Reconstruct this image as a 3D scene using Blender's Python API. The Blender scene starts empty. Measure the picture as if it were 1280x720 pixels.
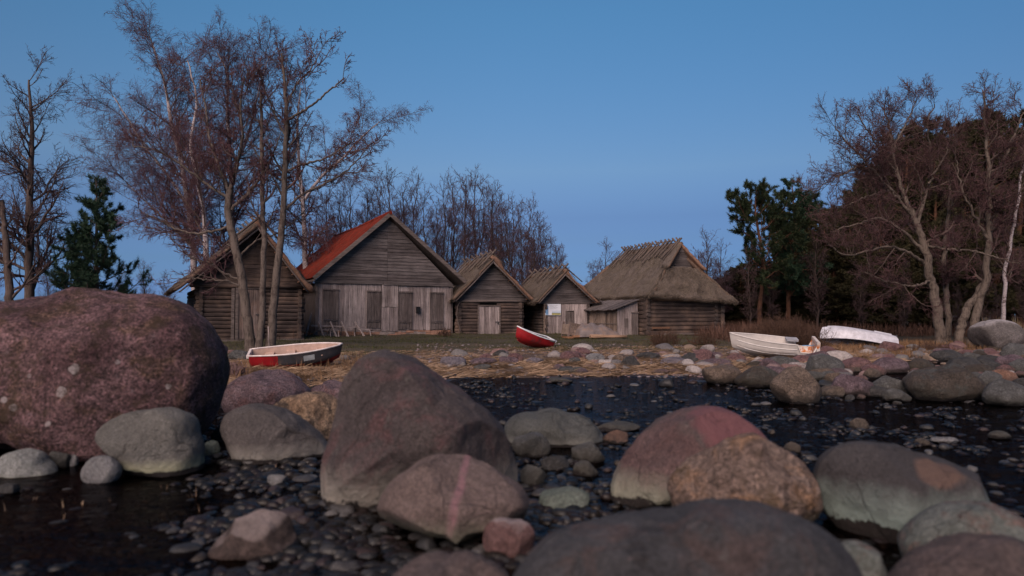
import bpy, bmesh, math, random
import numpy as np
from mathutils import Vector, Matrix, noise as mnoise

random.seed(7)
RNG = np.random.default_rng(11)
S = bpy.context.scene
COL = S.collection
R = math.radians

# ---------------------------------------------------------------- camera geometry
CAMH, F, HOR = 1.5, 853.3, 395.0
PITCH = math.atan((HOR - 360.0) / F)
cP, sP = math.cos(PITCH), math.sin(PITCH)

def ray(px, py):
    a = (px - 640.0) / F
    b = (360.0 - py) / F
    return Vector((a, cP - b * sP, sP + b * cP))

def at(px, py, Y):
    d = ray(px, py)
    return Vector((0, 0, CAMH)) + d * (Y / d.y)

def interp(x, xs, ys):
    return float(np.interp(x, xs, ys))

# ---------------------------------------------------------------- terrain
SX = [-40, -14, -8, -4, -1, 6, 9, 12, 16, 22, 40]
SY = [13, 13.2, 13.6, 14.2, 16.6, 17.6, 18.6, 21.5, 25.0, 26.5, 27]
HD = [-60, -14, -3, -0.6, 0, 1.2, 4, 8, 12, 16, 20, 30, 60, 900]
HZ = [-0.35, -0.045, -0.04, -0.03, 0.0, 0.06, 0.14, 0.27, 0.38, 0.47, 0.55, 0.62, 0.8, 2.5]

def hnp(x, y):
    s = np.interp(x, SX, SY)
    q = y - s + 0.35 * np.sin(x * 1.7) + 0.25 * np.sin(x * 4.1 + 1)
    z = np.interp(q, HD, HZ)
    z = z + 0.018 * np.sin(x * 2.3 + y * 1.1) + 0.014 * np.sin(x * 5.1 - y * 3.7) + 0.012 * np.sin(y * 6.3 + x * 1.9)
    return z, q

def H(x, y):
    z, q = hnp(np.array([float(x)]), np.array([float(y)]))
    return float(z[0])

def ground_hit(px, py):
    """the first point of the terrain (or the water, z = 0) under a pixel"""
    d = ray(px, py)
    t = 1.5
    while t < 150:
        p = Vector((0, 0, CAMH)) + d * t
        if p.z <= max(0.0, H(p.x, p.y)):
            return p
        t += 0.02 + t * 0.002
    return Vector((0, 0, CAMH)) + d * 150

# ---------------------------------------------------------------- objects
def tag(o, label=None, cat=None, group=None, kind=None):
    if label: o['label'] = label
    if cat: o['category'] = cat
    if group: o['group'] = group
    if kind: o['kind'] = kind
    return o

def empty(name, loc, rz=0.0, label=None, cat=None, group=None):
    o = bpy.data.objects.new(name, None)
    COL.objects.link(o)
    o.location = loc
    o.rotation_euler = (0, 0, rz)
    o.empty_display_size = 0.2
    return tag(o, label, cat, group)

def link_mesh(name, me, mats, parent=None, loc=None, rz=0.0):
    o = bpy.data.objects.new(name, me)
    for m in (mats if isinstance(mats, (list, tuple)) else [mats]):
        me.materials.append(m)
    COL.objects.link(o)
    if parent: o.parent = parent
    if loc is not None: o.location = loc
    if rz: o.rotation_euler = (0, 0, rz)
    return o

class MB:
    def __init__(self):
        self.v = []; self.f = []; self.m = []; self.sm = []
    def add(self, vs, fs, mi=0, smooth=False):
        b = len(self.v)
        self.v += [tuple(p) for p in vs]
        for f in fs:
            self.f.append(tuple(b + i for i in f)); self.m.append(mi); self.sm.append(smooth)
    def box(self, x0, x1, y0, y1, z0, z1, mi=0, M=None, j=0.0):
        vs = [Vector((x, y, z)) for z in (z0, z1) for x, y in ((x0, y0), (x1, y0), (x1, y1), (x0, y1))]
        if j: vs = [p + Vector((random.uniform(-j, j), random.uniform(-j, j), random.uniform(-j, j))) for p in vs]
        if M is not None: vs = [M @ p for p in vs]
        self.add(vs, [(0, 3, 2, 1), (4, 5, 6, 7), (0, 1, 5, 4), (1, 2, 6, 5), (2, 3, 7, 6), (3, 0, 4, 7)], mi)
    def bar(self, a, b, w, h, mi=0, up=(0, 0, 1)):
        a = Vector(a); b = Vector(b); t = (b - a).normalized()
        up = Vector(up)
        if abs(t.dot(up)) > 0.95: up = Vector((0, 1, 0))
        s = t.cross(up).normalized(); n = s.cross(t)
        vs = []
        for p in (a, b):
            for i, k in ((-1, -1), (1, -1), (1, 1), (-1, 1)):
                vs.append(p + s * (i * w / 2) + n * (k * h / 2))
        self.add(vs, [(0, 1, 2, 3), (7, 6, 5, 4), (0, 4, 5, 1), (1, 5, 6, 2), (2, 6, 7, 3), (3, 7, 4, 0)], mi)
    def tube(self, pts, rs, k=8, mi=0, cap=True, jit=0.0, flat=1.0, sq=1.0):
        pts = [Vector(p) for p in pts]
        n = len(pts)
        if not hasattr(rs, '__len__'): rs = [rs] * n
        rings = []
        tt = (pts[-1] - pts[0]).normalized()
        ref = Vector((0, 0, 1)) if abs(tt.z) < 0.9 else Vector((1, 0, 0))
        vs = []
        for i, p in enumerate(pts):
            t = (pts[min(i + 1, n - 1)] - pts[max(i - 1, 0)]).normalized()
            s = t.cross(ref).normalized(); q = s.cross(t)
            for j in range(k):
                a = 2 * math.pi * j / k
                r = rs[i] * (1 + random.uniform(-jit, jit))
                ca, sa = math.cos(a), math.sin(a)
                vs.append(p + s * (math.copysign(abs(ca) ** sq, ca) * r) + q * (math.copysign(abs(sa) ** sq, sa) * r * flat))
        fs = []
        for i in range(n - 1):
            for j in range(k):
                fs.append((i * k + j, i * k + (j + 1) % k, (i + 1) * k + (j + 1) % k, (i + 1) * k + j))
        b = len(self.v)
        self.add(vs, fs, mi, True)
        if cap:
            self.f.append(tuple(b + j for j in reversed(range(k)))); self.m.append(mi); self.sm.append(False)
            self.f.append(tuple(b + (n - 1) * k + j for j in range(k))); self.m.append(mi); self.sm.append(False)
    def mesh(self, name):
        me = bpy.data.meshes.new(name)
        me.from_pydata(self.v, [], self.f)
        me.polygons.foreach_set('material_index', self.m)
        me.polygons.foreach_set('use_smooth', self.sm)
        bm = bmesh.new(); bm.from_mesh(me); bmesh.ops.recalc_face_normals(bm, faces=bm.faces); bm.to_mesh(me); bm.free()
        me.update()
        return me
    def build(self, name, mats, parent=None, loc=None, rz=0.0):
        return link_mesh(name, self.mesh(name), mats, parent, loc, rz)

def np_mesh(name, verts, faces, smooth=True, mi=None):
    """verts (N,3), faces (M,k) all with the same number of corners"""
    me = bpy.data.meshes.new(name)
    verts = np.ascontiguousarray(verts, dtype=np.float32)
    faces = np.ascontiguousarray(faces, dtype=np.int32)
    m, k = faces.shape
    me.vertices.add(len(verts)); me.vertices.foreach_set('co', verts.ravel())
    me.loops.add(m * k); me.loops.foreach_set('vertex_index', faces.ravel())
    me.polygons.add(m)
    me.polygons.foreach_set('loop_start', np.arange(0, m * k, k, dtype=np.int32))
    me.polygons.foreach_set('use_smooth', np.full(m, smooth, dtype=bool))
    if mi is not None: me.polygons.foreach_set('material_index', np.ascontiguousarray(mi, dtype=np.int32))
    me.update(calc_edges=True)
    return me

# ---------------------------------------------------------------- materials
def newmat(name):
    m = bpy.data.materials.new(name); m.use_nodes = True
    nt = m.node_tree; nt.nodes.clear()
    out = nt.nodes.new('ShaderNodeOutputMaterial')
    b = nt.nodes.new('ShaderNodeBsdfPrincipled')
    nt.links.new(b.outputs[0], out.inputs[0])
    b.inputs['Roughness'].default_value = 0.85
    b.inputs['Specular IOR Level'].default_value = 0.3
    return m, nt, b

class N:
    def __init__(s, nt): s.nt = nt
    def n(s, t, **kw):
        x = s.nt.nodes.new(t)
        for k, v in kw.items(): setattr(x, k, v)
        return x
    def l(s, a, b): s.nt.links.new(a, b)
    def tc(s, out='Object'): return s.n('ShaderNodeTexCoord').outputs[out]
    def mapping(s, vec, scale=(1, 1, 1), rot=(0, 0, 0), loc=(0, 0, 0)):
        m = s.n('ShaderNodeMapping'); s.l(vec, m.inputs[0])
        m.inputs['Scale'].default_value = scale; m.inputs['Rotation'].default_value = rot; m.inputs['Location'].default_value = loc
        return m.outputs[0]
    def noise(s, vec, scale, detail=4, rough=0.6, dist=0.0):
        x = s.n('ShaderNodeTexNoise'); s.l(vec, x.inputs['Vector'])
        x.inputs['Scale'].default_value = scale; x.inputs['Detail'].default_value = detail
        x.inputs['Roughness'].default_value = rough; x.inputs['Distortion'].default_value = dist
        return x.outputs['Fac']
    def voro(s, vec, scale, feature='F1'):
        x = s.n('ShaderNodeTexVoronoi', feature=feature); s.l(vec, x.inputs['Vector']); x.inputs['Scale'].default_value = scale
        return x.outputs['Distance']
    def ramp(s, fac, stops, interp='LINEAR'):
        x = s.n('ShaderNodeValToRGB'); s.l(fac, x.inputs[0]); cr = x.color_ramp; cr.interpolation = interp
        while len(cr.elements) < len(stops): cr.elements.new(0.5)
        for e, (p, c) in zip(cr.elements, stops):
            e.position = p; e.color = (c[0], c[1], c[2], 1) if hasattr(c, '__len__') else (c, c, c, 1)
        return x.outputs[0]
    def mix(s, fac, a, b, mode='MIX'):
        x = s.n('ShaderNodeMix', data_type='RGBA', blend_type=mode)
        for inp, v in ((x.inputs[0], fac), (x.inputs[6], a), (x.inputs[7], b)):
            if hasattr(v, 'is_output') or isinstance(v, bpy.types.NodeSocket): s.l(v, inp)
            elif hasattr(v, '__len__'): inp.default_value = (v[0], v[1], v[2], 1)
            else: inp.default_value = v
        return x.outputs[2]
    def math(s, op, a, b=0.0, clamp=False):
        x = s.n('ShaderNodeMath', operation=op, use_clamp=clamp)
        for inp, v in ((x.inputs[0], a), (x.inputs[1], b)):
            if isinstance(v, bpy.types.NodeSocket): s.l(v, inp)
            else: inp.default_value = v
        return x.outputs[0]
    def maprange(s, v, a, b, c=0.0, d=1.0):
        x = s.n('ShaderNodeMapRange'); s.l(v, x.inputs[0])
        for i, q in enumerate((a, b, c, d)): x.inputs[i + 1].default_value = q
        return x.outputs[0]
    def bump(s, h, strength, dist, prev=None):
        x = s.n('ShaderNodeBump'); s.l(h, x.inputs['Height'])
        x.inputs['Strength'].default_value = strength; x.inputs['Distance'].default_value = dist
        if prev is not None: s.l(prev, x.inputs['Normal'])
        return x.outputs[0]
    def island(s): return s.n('ShaderNodeNewGeometry').outputs['Random Per Island']
    def rand(s): return s.n('ShaderNodeObjectInfo').outputs['Random']
    def xyz(s, vec):
        x = s.n('ShaderNodeSeparateXYZ'); s.l(vec, x.inputs[0]); return x.outputs

def sc(c, k): return (c[0] * k, c[1] * k, c[2] * k)

def wood(name, c, grain='x', dark=0.45, warm=None, rough=0.9, scale=1.0, moss=None):
    """weathered wood: grain along a local axis, each board its own tone"""
    m, nt, b = newmat(name); g = N(nt)
    tc = g.tc()
    isl = g.island()
    off = g.n('ShaderNodeVectorMath', operation='ADD'); g.l(tc, off.inputs[0])
    cmb = g.n('ShaderNodeCombineXYZ')
    for i in range(3): g.l(g.math('MULTIPLY', isl, 37.0 + i * 11), cmb.inputs[i])
    g.l(cmb.outputs[0], off.inputs[1])
    s = {'x': (1.2, 26, 26), 'y': (26, 1.2, 26), 'z': (26, 26, 1.2)}[grain]
    s = tuple(q * scale for q in s)
    v = g.mapping(off.outputs[0], s)
    n1 = g.noise(v, 1.0, 6, 0.7, 0.4)
    n2 = g.noise(tc, 1.3, 3, 0.6)
    col = g.ramp(n1, [(0.34, sc(c, dark * .75)), (0.5, c), (0.68, sc(c, 1.55))])
    col = g.mix(g.maprange(isl, 0, 1, 0.0, 0.75), col, g.mix(1.0, col, (0.45, 0.42, 0.42), 'MULTIPLY'))
    if warm:
        col = g.mix(g.math('MULTIPLY', g.ramp(n2, [(0.45, 0), (0.65, 1)]), 0.6), col, warm)
    if moss:
        col = g.mix(g.math('MULTIPLY', g.ramp(g.noise(tc, 4, 4, .7), [(0.55, 0), (0.7, 1)]), 0.6), col, moss)
    big = g.ramp(g.noise(tc, 0.7, 4, 0.7), [(0.3, 0.6), (0.7, 1.15)])
    col = g.mix(1.0, col, big, 'MULTIPLY')
    g.l(col, b.inputs['Base Color']); b.inputs['Roughness'].default_value = rough
    g.l(g.bump(n1, 0.7, 0.02), b.inputs['Normal'])
    return m

def plain(name, c, rough=0.6, spec=0.3, var=0.25, nscale=6.0, dirt=None, metal=0.0, emit=None):
    m, nt, b = newmat(name); g = N(nt)
    n1 = g.noise(g.tc(), nscale, 5, 0.65)
    col = g.ramp(n1, [(0.3, sc(c, 1 - var)), (0.7, sc(c, 1 + var))])
    if dirt:
        col = g.mix(g.ramp(g.noise(g.tc(), nscale * 0.4, 6, 0.7), [(dirt[1], 0), (dirt[1] + 0.15, 1)]), col, dirt[0])
    g.l(col, b.inputs['Base Color'])
    b.inputs['Roughness'].default_value = rough; b.inputs['Specular IOR Level'].default_value = spec; b.inputs['Metallic'].default_value = metal
    g.l(g.bump(n1, 0.15, 0.01), b.inputs['Normal'])
    return m

RK = 0.85
def rockmat(name, c1, c2, c3=None, scale=1.0, grain=60.0, speck=0.5, band=None, vein=None, top=None, spots=None, moss=None, rough=0.82, bumpy=1.0, lich=None, patch=None):
    """granite: two tones in clouds, mineral grain; band=(z, width, colour, wet colour that also paints undercut shade) a waterline stain in local z"""
    c1, c2 = sc(c1, RK), sc(c2, RK); c3 = sc(c3, RK) if c3 else None
    m, nt, b = newmat(name); g = N(nt)
    tc = g.tc()
    a = g.noise(tc, 1.6 * scale, 6, 0.65, 0.3)
    col = g.ramp(a, [(0.34, c1), (0.66, c2)])
    if c3:
        col = g.mix(g.ramp(g.noise(g.mapping(tc, loc=(5, 3, 1)), 2.6 * scale, 5, 0.7, 0.8), [(0.5, 0), (0.63, 1)]), col, c3)
    gr = g.noise(tc, grain, 3, 0.7)
    gr2 = g.noise(tc, grain * 0.32, 4, 0.7)
    col = g.mix(speck, col, g.mix(1.0, col, g.ramp(gr, [(0.35, 0.25), (0.5, 1.0), (0.66, 2.0)]), 'MULTIPLY'))
    col = g.mix(speck * 0.8, col, g.mix(1.0, col, g.ramp(gr2, [(0.35, 0.45), (0.55, 1.05), (0.68, 1.6)]), 'MULTIPLY'))
    fl = g.ramp(g.noise(tc, grain * 1.7, 2, 0.5), [(0.62, 0), (0.68, 1)])
    col = g.mix(g.math('MULTIPLY', fl, 0.6 * speck), col, g.mix(1.0, col, (2.6, 2.4, 2.35), 'MULTIPLY'))
    z = g.xyz(tc)[2]
    if patch:   # a patch of another colour around a local point
        (px_, py_, pz_), rad, pc = patch
        vd = g.n('ShaderNodeVectorMath', operation='DISTANCE'); g.l(tc, vd.inputs[0]); vd.inputs[1].default_value = (px_, py_, pz_)
        dd = g.math('ADD', vd.outputs['Value'], g.math('MULTIPLY', g.math('SUBTRACT', g.noise(tc, 4, 4, .6), 0.5), rad * 1.1))
        col = g.mix(g.maprange(dd, rad * 0.85, rad * 1.1, 0.8, 0.0), col, pc)
    for (pc_, rad, sc_) in (spots or ()):
        vd = g.n('ShaderNodeVectorMath', operation='DISTANCE'); g.l(tc, vd.inputs[0]); vd.inputs[1].default_value = pc_
        dd = g.math('ADD', vd.outputs['Value'], g.math('MULTIPLY', g.math('SUBTRACT', g.noise(tc, 16, 4, .6), 0.5), rad * 1.2))
        col = g.mix(g.math('MULTIPLY', g.maprange(dd, rad * 0.8, rad, 1.0, 0.0), g.ramp(g.noise(tc, 45, 3, .7), [(.35, .2), (.5, .9)])), col, sc_)
    if vein:    # (x, slope, width, colour): a stripe running over the stone
        x0, sl, w, vc = vein
        q = g.xyz(tc)
        xx = g.math('ADD', q[0], g.math('MULTIPLY', z, sl))
        xx = g.math('ADD', xx, g.math('MULTIPLY', g.math('SUBTRACT', g.noise(tc, 5, 3, .6), 0.5), 0.06))
        dd = g.math('ABSOLUTE', g.math('SUBTRACT', xx, x0))
        f = g.math('MULTIPLY', g.maprange(dd, w * 0.3, w, 1.0, 0.0), g.ramp(g.noise(tc, 22, 4, .7), [(0.3, 0.35), (0.6, 1)]))
        col = g.mix(f, col, vc)
    if lich:
        col = g.mix(g.math('MULTIPLY', g.ramp(g.noise(g.mapping(tc, loc=(2, 7, 4)), 9, 6, 0.75), [(0.60, 0), (0.68, 1)]), 0.75), col, lich)
    if moss:
        col = g.mix(g.ramp(g.noise(g.mapping(tc, loc=(9, 1, 4)), 3.2, 6, 0.7), [(0.52, 0), (0.64, 0.8)]), col, moss)
    if top:     # paler colour on upward faces
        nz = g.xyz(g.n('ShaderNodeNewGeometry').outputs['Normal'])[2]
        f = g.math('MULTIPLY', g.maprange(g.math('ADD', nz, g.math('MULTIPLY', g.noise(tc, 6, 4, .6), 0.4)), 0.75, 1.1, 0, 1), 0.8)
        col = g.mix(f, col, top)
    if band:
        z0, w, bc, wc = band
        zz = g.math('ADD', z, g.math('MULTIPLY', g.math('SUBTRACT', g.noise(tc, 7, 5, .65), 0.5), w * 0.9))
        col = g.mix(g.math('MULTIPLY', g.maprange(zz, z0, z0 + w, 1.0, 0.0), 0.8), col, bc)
        col = g.mix(g.maprange(zz, z0 - 0.035, z0 - 0.02, 1.0, 0.0), col, wc)  # wet foot, set high so it paints the undercut's shade too
    # hairline cracks and chipped plates
    dist = g.n('ShaderNodeVectorMath', operation='ADD'); g.l(tc, dist.inputs[0])
    nz3 = g.n('ShaderNodeTexNoise'); g.l(tc, nz3.inputs['Vector']); nz3.inputs['Scale'].default_value = 2.5; nz3.inputs['Detail'].default_value = 4
    vm = g.n('ShaderNodeVectorMath', operation='SCALE'); g.l(nz3.outputs['Color'], vm.inputs[0]); vm.inputs['Scale'].default_value = 0.55
    g.l(vm.outputs[0], dist.inputs[1])
    vc_ = g.voro(dist.outputs[0], 1.7 * scale, 'DISTANCE_TO_EDGE')
    crack = g.math('MULTIPLY', g.maprange(vc_, 0.0, 0.022, 1.0, 0.0), g.ramp(g.noise(g.mapping(tc, loc=(3, 8, 2)), 1.9, 3, .6), [(0.5, 0), (0.6, 1)]))
    col = g.mix(g.math('MULTIPLY', crack, 0.55), col, (0.02, 0.016, 0.015))
    g.l(col, b.inputs['Base Color']); b.inputs['Roughness'].default_value = rough
    b.inputs['Specular IOR Level'].default_value = 0.35
    n = g.bump(g.math('SUBTRACT', g.math('MULTIPLY', g.noise(tc, 2.2 * scale, 8, 0.72, .8), 1.0), g.math('MULTIPLY', crack, 0.12)), 0.8 * bumpy, 0.22)
    n = g.bump(g.noise(tc, 7 * scale, 8, 0.75, .3), 0.6 * bumpy, 0.07, n)
    n = g.bump(gr2, 0.5 * bumpy, 0.02, n)
    n = g.bump(gr, 0.6 * bumpy, 0.008, n)
    g.l(n, b.inputs['Normal'])
    return m
# ---------------------------------------------------------------- stones
ICO = {}
def ico(sub):
    if sub not in ICO:
        bm = bmesh.new(); bmesh.ops.create_icosphere(bm, subdivisions=sub, radius=1.0)
        bm.verts.ensure_lookup_table()
        V = np.array([v.co[:] for v in bm.verts]); Fc = np.array([[v.index for v in f.verts] for f in bm.faces])
        bm.free(); ICO[sub] = (V, Fc)
    return ICO[sub]

class SinNoise:
    """smooth vectorised noise: sines along random directions"""
    def __init__(s, seed, n=7):
        r = np.random.default_rng(seed)
        s.k = r.normal(size=(n, 3)); s.p = r.uniform(0, 6.28, n); s.a = r.uniform(0.5, 1, n)
    def __call__(s, V, f):
        return (np.sin(V @ (s.k.T * f) + s.p) * s.a).sum(1) / s.a.sum()

def facet(V, seed, n, lo=0.72, hi=0.95, soft=0.25, front=False):
    """shave a unit stone with a few random planes, softly"""
    r = np.random.default_rng(seed)
    for i in range(n):
        d = r.normal(size=3)
        if front: d[1] = -abs(d[1]) - .55
        d /= np.linalg.norm(d)
        h = r.uniform(lo, hi)
        q = V @ d
        over = np.maximum(q - h, 0)
        V = V - np.outer(over * (1 - soft), d)
    return V

def contour_rock(name, label, cat, pts, Y, ry, mat, seed, sub=5, facets=5, amp=0.035, rough=0.012, group=None, box=0.9, back=None, fr=3.0):
    """a stone whose outline seen from the shore follows pts (pixels); ry its half depth in metres"""
    P3 = [at(px, py, Y) for px, py in pts]
    shr = 1 - 0.06 * min(1.0, ry / Y * 6)
    cx = (min(p.x for p in P3) + max(p.x for p in P3)) / 2
    cz = (min(p.z for p in P3) + max(p.z for p in P3)) / 2
    th = np.array([math.atan2(p.z - cz, p.x - cx) for p in P3]); rr = np.array([math.hypot(p.x - cx, p.z - cz) for p in P3])
    o = np.argsort(th); th = th[o]; rr = rr[o]
    th3 = np.concatenate([th - 2 * np.pi, th, th + 2 * np.pi]); rr3 = np.concatenate([rr * shr] * 3)
    tg = np.linspace(-np.pi, np.pi, 181)
    Rg = np.interp(tg, th3, rr3)
    ker = np.hanning(7); ker /= ker.sum()
    Rg = np.convolve(np.concatenate([Rg[-11:-1], Rg, Rg[1:11]]), ker, 'same')[10:-10]
    V, Fc = ico(sub)
    V = V.copy()
    if facets: V = facet(V, seed, facets + 4, 0.66, 0.93, 0.08, True)
    t = np.arctan2(V[:, 2], V[:, 0]); rho = np.hypot(V[:, 0], V[:, 2])
    Rt = np.interp(t, tg, Rg)
    rp = np.minimum(rho, 1) ** box
    # keep the traced outline full size where the shaved unit stone lost a little
    yy = V[:, 1]
    W = np.stack([np.cos(t) * Rt * rp, np.sign(yy) * np.abs(yy) ** 0.9 * ry, np.sin(t) * Rt * rp], 1)
    size = max(rr.max(), ry)
    sn = SinNoise(seed)
    nrm = W / (np.linalg.norm(W, axis=1, keepdims=True) + 1e-6)
    W = W + nrm * (amp * size * (sn(W / size, 3.2) + .5 * SinNoise(seed + 5)(W / size, 6.5)))[:, None]
    sd = seed * 3.71
    ns = np.array([mnoise.fractal(Vector((p[0] * fr / size + sd, p[1] * fr / size, p[2] * fr / size)), 0.9, 2.1, 6) for p in W])
    W = W + nrm * (ns * rough * size * 2.2)[:, None]
    W[:, 2] += cz
    me = np_mesh(name, W, Fc)
    ob = link_mesh(name, me, mat, None, (cx, Y, 0))
    tag(ob, label, cat, group)
    return ob

def unit_stone(seed, sub=3, sq=(1, 0.8, 0.6), facets=6, amp=0.12, rough=0.04):
    V, Fc = ico(sub)
    V = facet(V.copy(), seed, facets, 0.6, 0.95, 0.2)
    sn = SinNoise(seed); sn2 = SinNoise(seed + 77, 9)
    nrm = V / np.linalg.norm(V, axis=1, keepdims=True)
    V = V * (1 + amp * sn(nrm, 2.2) + rough * sn2(nrm, 7))[:, None]
    # back to the unit box, so a stone asked for a width has it
    V = (V - (V.max(0) + V.min(0)) / 2) / ((V.max(0) - V.min(0)) / 2)
    return V * np.array(sq), Fc

def box_rock(name, label, x0, y0, x1, y1, mat, seed, Y=None, sub=4, depth=0.8, sink=0.35, group=None, facets=12, rz=0.0, amp=0.12, zr=None):
    """a stone filling a pixel box, its waterline at y1"""
    if Y is None:
        g = ground_hit((x0 + x1) / 2, y1); Y = g.y
    a = at(x0, y1, Y); b = at(x1, y0, Y)
    w = (b.x - a.x) / 2; hz = (b.z - a.z)
    dy = w * depth
    sc_ = 1 + dy / Y  # its widest section stands half a depth behind its foot
    V, Fc = unit_stone(seed, sub, (1, 1, 1), facets, amp)
    V = V * np.array([w * sc_, dy, hz * (1 + sink) * sc_ / 2])
    c = math.cos(rz)
    zc = a.z + hz * sc_ - hz * (1 + sink) * sc_ / 2
    V[:, 2] += zc
    me = np_mesh(name, V, Fc)
    ob = link_mesh(name, me, mat, None, ((a.x + b.x) / 2 * sc_, Y + dy, 0))
    tag(ob, label, 'stone', group)
    return ob

K = 1.0
gry = (0.20, 0.20, 0.215); pnk = (0.33, 0.20, 0.19); mauve = (0.24, 0.17, 0.20)
WET_SHADE = (0.018, 0.014, 0.013)  # wet stone; also paints the shade of undercut feet below the bands
SPOTPX = ((93, 461, 6.85, .075), (76, 490, 6.82, .085), (147, 453, 6.85, .04), (210, 483, 6.95, .045), (16, 510, 6.85, .06), (5, 500, 6.85, .05), (36, 470, 6.85, .035), (60, 530, 6.85, .045))
BIGSPOTS = []
pink_mat = lambda sp: rockmat('granite_big', (0.078, 0.038, 0.041), (0.235, 0.140, 0.145), (0.135, 0.080, 0.060), 1.0, 34, 0.95, None, lich=(0.26, 0.19, 0.195), moss=(0.052, 0.034, 0.018), bumpy=1.7, spots=sp)
M_pink = pink_mat([])
M_pyr = rockmat('boulder_pyramid', (0.058, 0.045, 0.045), (0.094, 0.076, 0.072), (0.108, 0.059, 0.059), 0.8, 55, 0.5, (0.07, 0.28, (0.32, 0.295, 0.25), WET_SHADE), lich=(0.122, 0.112, 0.101))
M_vein = rockmat('boulder_vein', (0.150, 0.109, 0.097), (0.206, 0.154, 0.140), None, 1.2, 60, 0.45, (0.06, 0.16, (0.24, 0.235, 0.17), WET_SHADE), vein=(-0.02, -0.22, 0.038, (0.312, 0.167, 0.184)))
M_block = rockmat('boulder_block', (0.116, 0.110, 0.099), (0.182, 0.176, 0.160), None, 0.9, 60, 0.35, (0.08, 0.09, (0.33, 0.33, 0.22), WET_SHADE), lich=(0.231, 0.226, 0.204))
M_dome = rockmat('boulder_dome', (0.085, 0.075, 0.072), (0.120, 0.105, 0.100), None, 1.0, 60, 0.4, (0.07, 0.13, (0.25, 0.235, 0.21), WET_SHADE))
M_tan = rockmat('boulder_tan', (0.247, 0.158, 0.101), (0.345, 0.247, 0.165), (0.075, 0.056, 0.045), 2.0, 45, 0.6)
M_flat = rockmat('boulder_mauve', (0.112, 0.075, 0.086), (0.203, 0.143, 0.150), (0.150, 0.083, 0.083), 1.0, 40, 0.7)
M_long = rockmat('boulder_long', (0.078, 0.081, 0.075), (0.120, 0.123, 0.114), None, 0.9, 60, 0.35, (0.06, 0.06, (0.22, 0.22, 0.20), WET_SHADE))
red_mat = lambda pt: rockmat('boulder_red', (0.115, 0.065, 0.062), (0.139, 0.096, 0.091), (0.096, 0.077, 0.072), 0.7, 60, 0.5, (0.10, 0.20, (0.26, 0.27, 0.21), WET_SHADE), patch=(pt, 0.36, (0.17, 0.068, 0.075)))
M_red = red_mat((0, 0, 0))
M_rug = rockmat('boulder_rugged', (0.20, 0.14, 0.115), (0.36, 0.27, 0.225), (0.34, 0.205, 0.125), 1.3, 34, 0.6, (0.05, 0.13, (0.20, 0.21, 0.15), WET_SHADE), moss=(0.094, 0.065, 0.036), bumpy=1.8)
grn_mat = lambda pt: rockmat('boulder_green', (0.050, 0.045, 0.046), (0.069, 0.063, 0.064), None, 0.8, 60, 0.35, (0.12, 0.26, (0.25, 0.32, 0.29), WET_SHADE), patch=(pt, 0.15, (0.137, 0.085, 0.066)))
M_grn = grn_mat((0, 0, 0))
M_near = rockmat('boulder_near', (0.052, 0.052, 0.056), (0.075, 0.073, 0.078), (0.088, 0.065, 0.062), 1.4, 40, 0.4, None, lich=(0.114, 0.104, 0.099))
M_near2 = rockmat('boulder_near_pale', (0.132, 0.150, 0.138), (0.204, 0.216, 0.198), (0.198, 0.132, 0.114), 1.6, 40, 0.4, None)
M_near3 = rockmat('boulder_corner', (0.096, 0.075, 0.072), (0.150, 0.108, 0.099), (0.078, 0.066, 0.066), 1.4, 40, 0.4, None)
M_pale = rockmat('stone_pale', (0.248, 0.260, 0.248), (0.341, 0.347, 0.329), None, 2.0, 50, 0.35, (-0.02, 0.05, (0.310, 0.310, 0.260), WET_SHADE))
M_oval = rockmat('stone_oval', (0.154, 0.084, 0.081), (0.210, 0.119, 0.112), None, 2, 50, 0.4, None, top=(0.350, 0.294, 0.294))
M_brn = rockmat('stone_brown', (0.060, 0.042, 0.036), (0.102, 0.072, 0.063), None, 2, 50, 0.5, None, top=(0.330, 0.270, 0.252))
PAL = {
 'pink': rockmat('stone_pink', (0.151, 0.076, 0.078), (0.211, 0.126, 0.121), None, 2, 40, 0.6, (0.06, 0.16, (0.081, 0.060, 0.050), WET_SHADE)),
 'mauve': rockmat('stone_mauve', (0.101, 0.066, 0.078), (0.181, 0.131, 0.146), None, 2, 40, 0.6, (0.06, 0.16, (0.071, 0.055, 0.050), WET_SHADE)),
 'grey': rockmat('stone_grey', (0.081, 0.081, 0.078), (0.134, 0.134, 0.131), None, 2, 40, 0.5, (0.06, 0.16, (0.057, 0.053, 0.044), WET_SHADE)),
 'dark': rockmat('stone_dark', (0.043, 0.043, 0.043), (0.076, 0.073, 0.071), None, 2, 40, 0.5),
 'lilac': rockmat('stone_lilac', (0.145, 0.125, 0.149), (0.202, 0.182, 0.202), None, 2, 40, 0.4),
 'tan': rockmat('stone_tan', (0.131, 0.096, 0.071), (0.192, 0.146, 0.116), None, 2, 40, 0.6, (0.06, 0.16, (0.060, 0.050, 0.041), WET_SHADE)),
 'orange': rockmat('stone_orange', (0.222, 0.111, 0.071), (0.282, 0.167, 0.121), None, 2, 40, 0.5, (0.06, 0.16, (0.071, 0.050, 0.041), WET_SHADE)),
 'brown': rockmat('stone_umber', (0.051, 0.040, 0.030), (0.088, 0.070, 0.058), (0.073, 0.076, 0.070), 1.4, 40, 0.6, (0.08, 0.28, (0.030, 0.025, 0.018), WET_SHADE)),
 'white': rockmat('stone_white', (0.202, 0.202, 0.202), (0.274, 0.266, 0.266), None, 2, 40, 0.3),
 'green': rockmat('stone_greenish', (0.131, 0.167, 0.141), (0.202, 0.232, 0.202), None, 2, 40, 0.4, (0.0, 0.04, (0.101, 0.101, 0.060), WET_SHADE)),
}
CR = contour_rock
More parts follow.
